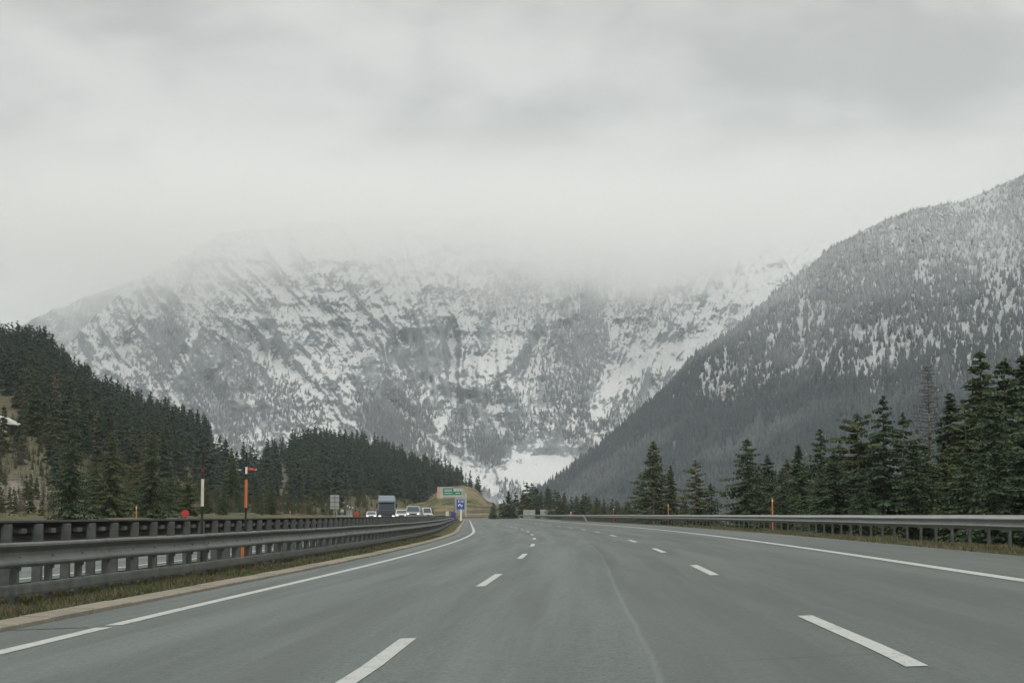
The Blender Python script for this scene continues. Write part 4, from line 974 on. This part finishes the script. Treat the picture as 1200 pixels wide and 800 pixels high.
# ------------------------------------------------------------------ signs
def panel(mb_w, h): pass
# green gantry sign with the blue sign beneath it
yg = 300.0
px2m = lambda d: d * yg / F_PX
def gp(px, py): p = at(px, py, yg); return (p.x, p.z)
gx, gzb = gp(540.5, 608); ge = empty('gantry_sign', (0, yg, 0)); tag(ge, 'overhead sign with green and teal direction boards on a pale frame above the far guardrail', 'road sign')
def gbox(px0, py0, px1, py1, dy, th, name, mat, par, bev=0.0):
    x0, z1 = gp(px0, py0); x1, z0 = gp(px1, py1)
    return MB().box(((x0 + x1) / 2, dy, (z0 + z1) / 2), (x1 - x0, th, z1 - z0), bev=bev).build(name, M[mat], par)
gbox(519.5, 572.0, 531.2, 578.8, -0.10, 0.06, 'teal_board', 'teal', ge); b2 = gbox(519.5, 575.8, 540.5, 579.2, -0.14, 0.04, 'green_board', 'green', ge)
gbox(531.4, 571.8, 544.5, 575.6, -0.10, 0.05, 'pale_board', 'greypanel', ge)
gbox(515.2, 571.0, 519.2, 583.5, 0.0, 0.1, 'side_board', 'panel', ge); gbox(512.4, 570.2, 515.1, 584, 0.02, 0.1, 'edge_board', 'peach', ge)
gbox(515.3, 580.0, 545.5, 582.3, 0.0, 0.14, 'lower_beam', 'panel', ge); gbox(515.3, 570.2, 531, 571.4, 0.0, 0.14, 'upper_beam', 'panel', ge)
gbox(545.2, 577.0, 546.8, 605, 0.0, 0.22, 'mast', 'panel', ge); gbox(541.0, 576.6, 545.0, 577.8, 0.0, 0.14, 'bracket', 'panel', ge)
gbox(531.8, 583.0, 533.0, 605, 0.05, 0.16, 'mast', 'steel', ge)
for k, (a, b, yy_) in enumerate([(521, 529.5, 573.6), (521, 529.8, 575.0), (521, 530, 577.6), (534, 539, 577.5)]):
    o = gbox(a, yy_ - 0.28, b, yy_ + 0.28, -0.168, 0.01, 'text_line', 'white', ge)
for k in range(6): gbox(532.0 + k * 1.8, 572.2, 532.5 + k * 1.8, 575.3, -0.13, 0.01, 'stroke', 'white', ge)
yg = 285.0
be = empty('blue_sign', (0, yg, 0)); tag(be, 'blue sign with white marks on a grey board and white post below the green sign', 'road sign')
gbox(532.8, 582.8, 545.0, 600, 0.06, 0.08, 'back_board', 'greypanel', be)
gbox(535.2, 585.0, 544.2, 596.2, -0.03, 0.06, 'blue_face', 'blue', be)
for a, b, c, d in ((537, 586, 538.2, 588.4), (540, 586, 540.9, 588.2), (542, 586.2, 543, 588.6), (537.6, 590, 539.6, 591.3), (536.7, 591.3, 537.9, 592.8), (540.3, 592.2, 541.6, 593.6), (538.8, 591.2, 540.5, 592.3), (541.2, 590.8, 542, 592.4)):
    gbox(a, b, c, d, -0.068, 0.01, 'mark', 'white', be)
gbox(539.3, 596.4, 541.2, 610, 0.0, 0.2, 'post', 'white', be)
# violet crash-cushion barrels at the foot
for k, (px, h_) in enumerate(((529, 9), (531.2, 9.5), (533.2, 8))):
    p = at(px, 608, 290); mb = MB(); mb.tube((0, 0, 0), (0, 0, h_ * 0.13), 0.16, 0.13, 14)
    e = empty('crash_barrel', (p.x, 290, p.z)); tag(e, f"{('left', 'middle', 'right')[k]} one of three slim violet barrels left of the blue sign post", 'barrel', 'violet barrels at the blue sign')
    mb.build('drum', M['violet'], e); MB().tube((0, 0, h_ * 0.13 + 0.001), (0, 0, h_ * 0.13 + 0.06), 0.10, 0.05, 14).build('cap', M['violet'], e)
p = at(524, 606, 300); e = empty('marker_post', (p.x, 300, p.z)); tag(e, 'squat white marker post on the far guardrail left of the blue sign', 'marker post')
MB().box((0, 0, 0.62), (0.5, 0.12, 0.75), bev=0.03).build('board', M['cream'], e); MB().box((0, 0, 0.1), (0.1, 0.1, 0.5)).build('stem', M['steel'], e)

# back of a big sign at the left
yg = 330.0
se = empty('sign_back', (0, yg, 0)); tag(se, 'large pale grey sign seen from behind on two legs left of the lorry', 'road sign')
gbox(387, 579.6, 397.4, 596, 0.0, 0.06, 'board', 'greypanel', se)
for q in (582.5, 587.7, 593): gbox(386.9, q, 397.5, q + 0.45, -0.07, 0.06, 'rail', 'steel', se)
gbox(392.0, 580, 392.5, 596, -0.05, 0.02, 'seam', 'steel', se)
for q in (391, 394.2): gbox(q, 596, q + 0.7, 608, 0.05, 0.12, 'leg', 'steel_pale', se)
x0, z0_ = gp(392, 597); x1, z1_ = gp(396.5, 606); MB().tube((x0, 0.3, z0_), (x1, 0.3, z1_), 0.05).build('brace', M['steel_pale'], se)
# roadside cabinets and camera masts
yg = 335.0
ce = empty('control_cabinet', (0, yg, 0)); tag(ce, 'grey roadside cabinet with thin masts and white lamp heads left of the lorry', 'cabinet')
gbox(406.2, 597.3, 412.3, 606, 0.0, 1.0, 'housing', 'greypanel', ce); gbox(405.9, 596.7, 412.6, 597.2, 0.0, 1.2, 'lid', 'steel_pale', ce)
for q, h_ in ((407.6, 592.6), (410.3, 594), (413.4, 594.4)):
    gbox(q - 0.2, h_ + 0.8, q + 0.2, 606, -0.7, 0.06, 'mast', 'steel', ce); gbox(q - 0.55, h_ - 0.6, q + 0.55, h_ + 0.75, -0.7, 0.2, 'lamp_head', 'white', ce)
de = empty('utility_box', (0, yg, 0)); tag(de, 'small pale box on a stem between the grey sign back and the cabinet', 'utility box')
gbox(399.2, 596.9, 402.8, 600, 0.0, 0.3, 'box', 'panel', de); gbox(400.6, 600, 401.4, 606, 0.0, 0.1, 'stem', 'steel', de)
yg = 334
fe = empty('low_barrier', (0, yg, 0)); tag(fe, 'low pale rail in front of the grey cabinet left of the lorry', 'barrier')
gbox(396.5, 603.6, 414.5, 604.7, -1.5, 0.08, 'rail', 'panel', fe)
for q in (398, 402.3, 406.6, 411, 414): gbox(q, 604.7, q + 0.5, 606.5, -1.45, 0.08, 'post', 'steel', fe)

# pale walls behind the far right guardrail
yg = 480.0
for a, b, t_, lb in ((613.3, 627.0, 597.2, 'shorter pale concrete screen at the right end of the terraced cutting'), (633.2, 653.2, 596.6, 'longer pale concrete screen behind the far right guardrail')):
    we = empty('noise_screen', (0, yg, 0)); tag(we, lb, 'screen', 'pale screens behind the far guardrail')
    x0, z1_ = gp(a, t_); x1, _ = gp(b, t_); nrow_ = 5; zz0 = 0.0
    for k in range(nrow_):
        hgt = (z1_ - zz0) / nrow_; MB().box(((x0 + x1) / 2, 0.01 * (k % 2), zz0 + hgt * (k + 0.5)), (x1 - x0, 0.14, hgt - 0.05), bev=0.015).build('plank', M['panel'], we)
    for xx_ in (x0, (x0 + x1) / 2, x1): MB().box((xx_, -0.03, z1_ / 2), (0.14, 0.22, z1_ + 0.1)).build('post', M['steel_pale'], we)
yg = 470
ye = empty('warning_beacon', (0, yg, 0)); tag(ye, 'small yellow beacon on a thin post at the right end of the longer screen', 'beacon')
gbox(652.0, 593.4, 652.9, 594.6, 0, 0.2, 'lamp', 'yellow', ye); gbox(652.35, 594.6, 652.55, 605, 0, 0.05, 'post', 'steel', ye)

# house roof at the left edge
jj = int(np.argmin(np.abs(PXl[0] - 8))); yg = float(Vl[int(np.argmin(np.abs(PYl[:, jj] - 504))), jj, 1]) - 12.0
he = empty('farm_building', (0, yg, 0)); tag(he, 'long low building with a pale roof on the slope at the left edge', 'building')
xA, zA = gp(-70, 487); xB, zB = gp(15.5, 496)
mb = MB(); xr, zt = gp(-6, 485.5); _, zbm = gp(0, 508)
mb.loft([[(xA, 3, zB), (xA, 3, zA), (xA, 3.5, zA), (xA, 3.5, zB)], [(xr, 3, zB), (xr, 3, zt), (xr, 3.5, zt), (xr, 3.5, zB)], [(xB, 3, zB - .3), (xB, 3, zB), (xB, 3.5, zB), (xB, 3.5, zB - .3)]])
mb.bm.free(); 
mb = MB(); mb.prism([(xA, zB - 0.25), (xB + 0.4, zB - 0.25), (xB - 1.0, zB + 0.5), (xr, zt), (xA, zA + 0.3)], 'y', 0, 9.0).build('roof', M['roof'], he)
MB().box(((xA + xB) / 2 - 0.5, 4.5, (zbm + zB) / 2 - 0.3), (xB - xA - 1.6, 8.0, zB - zbm)).build('wall', M['wallp'], he)

# ------------------------------------------------------------------ vehicles (facing the camera, -Y)
def wheel(par, x, y, r, w_=0.22):
    t = MB().tube((x - w_ / 2, y, r), (x + w_ / 2, y, r), r, seg=20).build('wheel', M['rubber'], par)
    MB().tube((x - w_ / 2 - 0.01, y, r), (x + w_ / 2 + 0.01, y, r), r * 0.55, seg=16).build('rim', M['steel_pale'], t)
def car(name, loc, rz, paint, label, W=1.82, Lg=4.5, H=1.46, kind='car', lights=True, cat='car'):
    e = empty(name, loc, rz); tag(e, label, cat)
    h = H; hb = 0.62 * h if kind != 'van' else 0.5 * h
    if kind == 'van': side = [(0, .35), (0, .8), (.25, 1.0), (.75, 1.12), (1.45, h * .97), (2.2, h), (Lg - .1, h), (Lg, h - .1), (Lg, .35)]
    elif kind == 'suv': side = [(0, .42), (0, .78), (.15, .98), (1.1, 1.12), (1.75, h * .97), (2.2, h), (Lg - .7, h * .98), (Lg - .1, 1.1), (Lg, .5)]
    else: side = [(0, .32), (0, .6), (.15, .74), (1.2, .92), (1.95, h * .97), (2.5, h), (3.2, h * .98), (Lg - .5, .98), (Lg, .88), (Lg, .35)]
    mb = MB(); rings = []
    for s, inset in ((-1, 0.14), (-0.93, 0.02), (-0.6, 0.0), (0, -0.015), (0.6, 0.0), (0.93, 0.02), (1, 0.14)):
        r = []
        for yy_, zz_ in side:
            tuck = max(0, (zz_ - hb)) / h * 0.34 if kind != 'van' else max(0, zz_ - hb) / h * 0.12
            r.append((s * (W / 2) * (1 - tuck), yy_ * (1 - 2 * inset * 0.15) + inset * Lg * 0.05, zz_ - (inset * 0.3 if zz_ > 0.9 else 0)))
        rings.append(r)
    mb.loft(rings).build('body', M[paint], e, smooth=False)
    if kind == 'van': wy0, wz0, wy1, wz1 = .72, 1.15, 1.38, h * .93
    elif kind == 'suv': wy0, wz0, wy1, wz1 = 1.08, 1.13, 1.66, h * .93
    else: wy0, wz0, wy1, wz1 = 1.2, .93, 1.86, h * .93
    wt, wb_ = W * .36, W * .43
    bm_ = MB(); vs = [(-wb_, wy0 - .05, wz0), (wb_, wy0 - .05, wz0), (wt, wy1 - .05, wz1), (-wt, wy1 - .05, wz1)]
    bm_.loft([[Vector(v) for v in vs], [Vector(v) + Vector((0, .08, 0)) for v in vs]]).build('windscreen', M['glass'], e)
    for s in (-1, 1):
        x = s * W * 0.36
        hl_ = MB(); hl_.box((x, 0.0, .66 if kind != 'suv' else .8), (0.26, 0.10, 0.13), bev=0.03); o = hl_.build('headlight', M['lamp'] if lights else M['glass'], e)
        MB().box((s * (W / 2 + .08), wy0 + .35, wz0 + .05), (0.18, 0.1, 0.15), bev=0.02).build('mirror', M['black'], e)
        wheel(e, s * (W / 2 - .12), .8, .33); wheel(e, s * (W / 2 - .12), Lg - .85, .33)
    MB().box((0, -0.02, .60 if kind != 'suv' else .74), (W * .42, 0.05, .16), bev=0.015).build('grille', M['black'], e)
    MB().box((0, -0.03, .40), (W * .86, 0.09, .18), bev=0.02).build('bumper', M['cargrey' if paint == 'cargrey' else paint], e)
    MB().box((0, -0.08, .42), (0.5, 0.02, .11)).build('number_plate', M['white'], e)
    return e
def on_opp(px, y):
    u, _ = ray(px, 603); x = u * y; off = x - float(D(y)); return Vector((x, y, float(opp_z(off, y))))
# lorry
L = on_opp(453, 266); te = empty('lorry', L, 0.062); tag(te, 'dark blue lorry with a pale roof deflector and lit headlights driving towards us', 'lorry'); te.scale = (1, 1, 0.92)
mb = MB(); W = 2.5
mb.loft([[(s * W / 2 * k, yy_, zz_) for s, yy_, zz_ in ring] for k, ring in
         ((1, [(-1, 0.12, .45), (1, 0.12, .45), (1, 1.9, .45), (-1, 1.9, .45)]), (1, [(-1, 0, .9), (1, 0, .9), (1, 1.9, .9), (-1, 1.9, .9)]), (1, [(-1, .02, 1.6), (1, .02, 1.6), (1, 1.9, 1.6), (-1, 1.9, 1.6)]),
          (.985, [(-1, .28, 2.75), (1, .28, 2.75), (1, 1.9, 2.75), (-1, 1.9, 2.75)]), (.97, [(-1, .42, 3.05), (1, .42, 3.05), (1, 1.9, 3.05), (-1, 1.9, 3.05)]))]).build('cab', M['truckblue'], te)
MB().loft([[(s * k, yy_, z) for s, yy_ in ((-1, a), (1, a), (1, 2.0), (-1, 2.0))] for k, z, a in ((1.21, 3.06, .44), (1.2, 3.45, .62), (1.14, 3.75, .95), (1.02, 3.88, 1.3))]).build('roof_deflector', M['truckroof'], te)
MB().loft([[(-1.1, -.01, 1.68), (1.1, -.01, 1.68), (1.06, .2, 2.66), (-1.06, .2, 2.66)], [(-1.1, .1, 1.68), (1.1, .1, 1.68), (1.06, .3, 2.66), (-1.06, .3, 2.66)]]).build('windscreen', M['glass'], te)
MB().box((0, .12, 2.8), (2.3, .32, .14), bev=.03).build('sun_visor', M['truckblue'], te)
for k in range(5): MB().box((0, -.02, .95 + k * .13), (1.5, .05, .07)).build('grille_bar', M['steel_dark'], te)
MB().box((0, -.04, .52), (2.46, .16, .3), bev=.04).build('bumper', M['truckblue'], te)
for s in (-1, 1):
    MB().box((s * .98, -.1, .62), (.34, .1, .2), bev=.03).build('headlight', M['lamp'], te)
    MB().box((s * 1.42, .1, 2.25), (.2, .14, .75), bev=.04).build('mirror', M['black'], te)
    wheel(te, s * 1.08, 1.2, .5, .32); wheel(te, s * 1.08, 5.0, .5, .4); wheel(te, s * 1.08, 11.6, .5, .4)
MB().box((0, 8.6, 2.35), (2.5, 12.6, 2.75), bev=.03).build('trailer_box', M['truckroof'], te)
MB().box((0, 7.6, .78), (1.0, 13.0, .3)).build('chassis', M['black'], te)
car('car', on_opp(435, 318), 0.06, 'carwhite', 'white car following left of the dark lorry', lights=True)
car('suv', on_opp(484, 244), 0.05, 'cargrey', 'grey off-road car with lit headlights in the lane next to the median', W=1.95, Lg=4.8, H=1.86, kind='suv')
car('car', on_opp(470.5, 262), 0.05, 'carwhite', 'white car with lit headlights half hidden between the lorry and the grey off-road car', W=1.8)
car('van', on_opp(502, 400), 0.32, 'carwhite', 'distant white van with a dark windscreen behind the grey off-road car', W=2.05, Lg=5.6, H=2.3, kind='van', lights=False, cat='van')

# ------------------------------------------------------------------ cloud wrapping the summits, and the haze of the valley air
def vol_box(name, lo, hi, mat, kind='stuff', label=None):
    mb = MB(); c = [(a + b) / 2 for a, b in zip(lo, hi)]; mb.box(c, [b - a for a, b in zip(lo, hi)])
    o = mb.build(name, mat); tag(o, label, kind=kind); return o
m = bpy.data.materials.new('cloud_vapour'); m.use_nodes = True; m.node_tree.nodes.clear(); n = NT(m.node_tree)
P = pos(n); sp = n('ShaderNodeSeparateXYZ', {0: P})
nz = noise(n, n('ShaderNodeMapping', {'Vector': P, 'Scale': (0.0009, 0.0009, 0.0022)}).outputs[0], 1.0, 5.0, 0.55, 0.3)
nb_ = noise(n, n('ShaderNodeMapping', {'Vector': P, 'Scale': (0.004, 0.004, 0.007)}).outputs[0], 1.0, 3.0, 0.55)
hgt = math_(n, 'ADD', sp.outputs[2], math_(n, 'MULTIPLY', math_(n, 'SUBTRACT', nz, 0.5), 620.0))
hgt = math_(n, 'ADD', hgt, math_(n, 'MULTIPLY', math_(n, 'SUBTRACT', nb_, 0.5), 380.0))
hgt = math_(n, 'ADD', hgt, math_(n, 'MULTIPLY', ramp(n, math_(n, 'ABSOLUTE', math_(n, 'SUBTRACT', sp.outputs[0], 150.0)), 250.0, 650.0, 1.0, 0.0), 35.0))
hgt = math_(n, 'SUBTRACT', hgt, ramp(n, sp.outputs[0], 350.0, 800.0, 0.0, 110.0))
hgt = math_(n, 'ADD', hgt, ramp(n, sp.outputs[0], -250.0, -700.0, 0.0, 75.0))
den = ramp(n, hgt, 560.0, 790.0, 0.0, 1.0)
for ax, a, b in ((0, -1900, -1050), (1, 4000, 4700)): den = math_(n, 'MULTIPLY', den, ramp(n, sp.outputs[ax], a, b))
den = math_(n, 'MULTIPLY', den, ramp(n, sp.outputs[0], 1900, 2900, 1, 0)); den = math_(n, 'MULTIPLY', den, ramp(n, sp.outputs[2], 820, 1040, 1, 0))
pv = n('ShaderNodeVolumePrincipled', {'Color': (1.0, 1.0, 0.995, 1), 'Density': math_(n, 'MULTIPLY', den, 0.0027)}); pv.inputs['Anisotropy'].default_value = 0.0
n('ShaderNodeOutputMaterial', {'Volume': pv.outputs[0]})
vol_box('cloud', (-3400, 4000, 440), (2900, 7600, 1090), m, label='low cloud wrapping the summits of the central mountain')
m = bpy.data.materials.new('valley_haze'); m.use_nodes = True; m.node_tree.nodes.clear(); n = NT(m.node_tree)
pv = n('ShaderNodeVolumePrincipled', {'Color': (0.84, 0.93, 1.0, 1), 'Density': 0.000072})
n('ShaderNodeOutputMaterial', {'Volume': pv.outputs[0]})
vol_box('haze', (-4600, -300, -20), (4600, 9500, 1560), m, label='thin grey haze filling the valley')
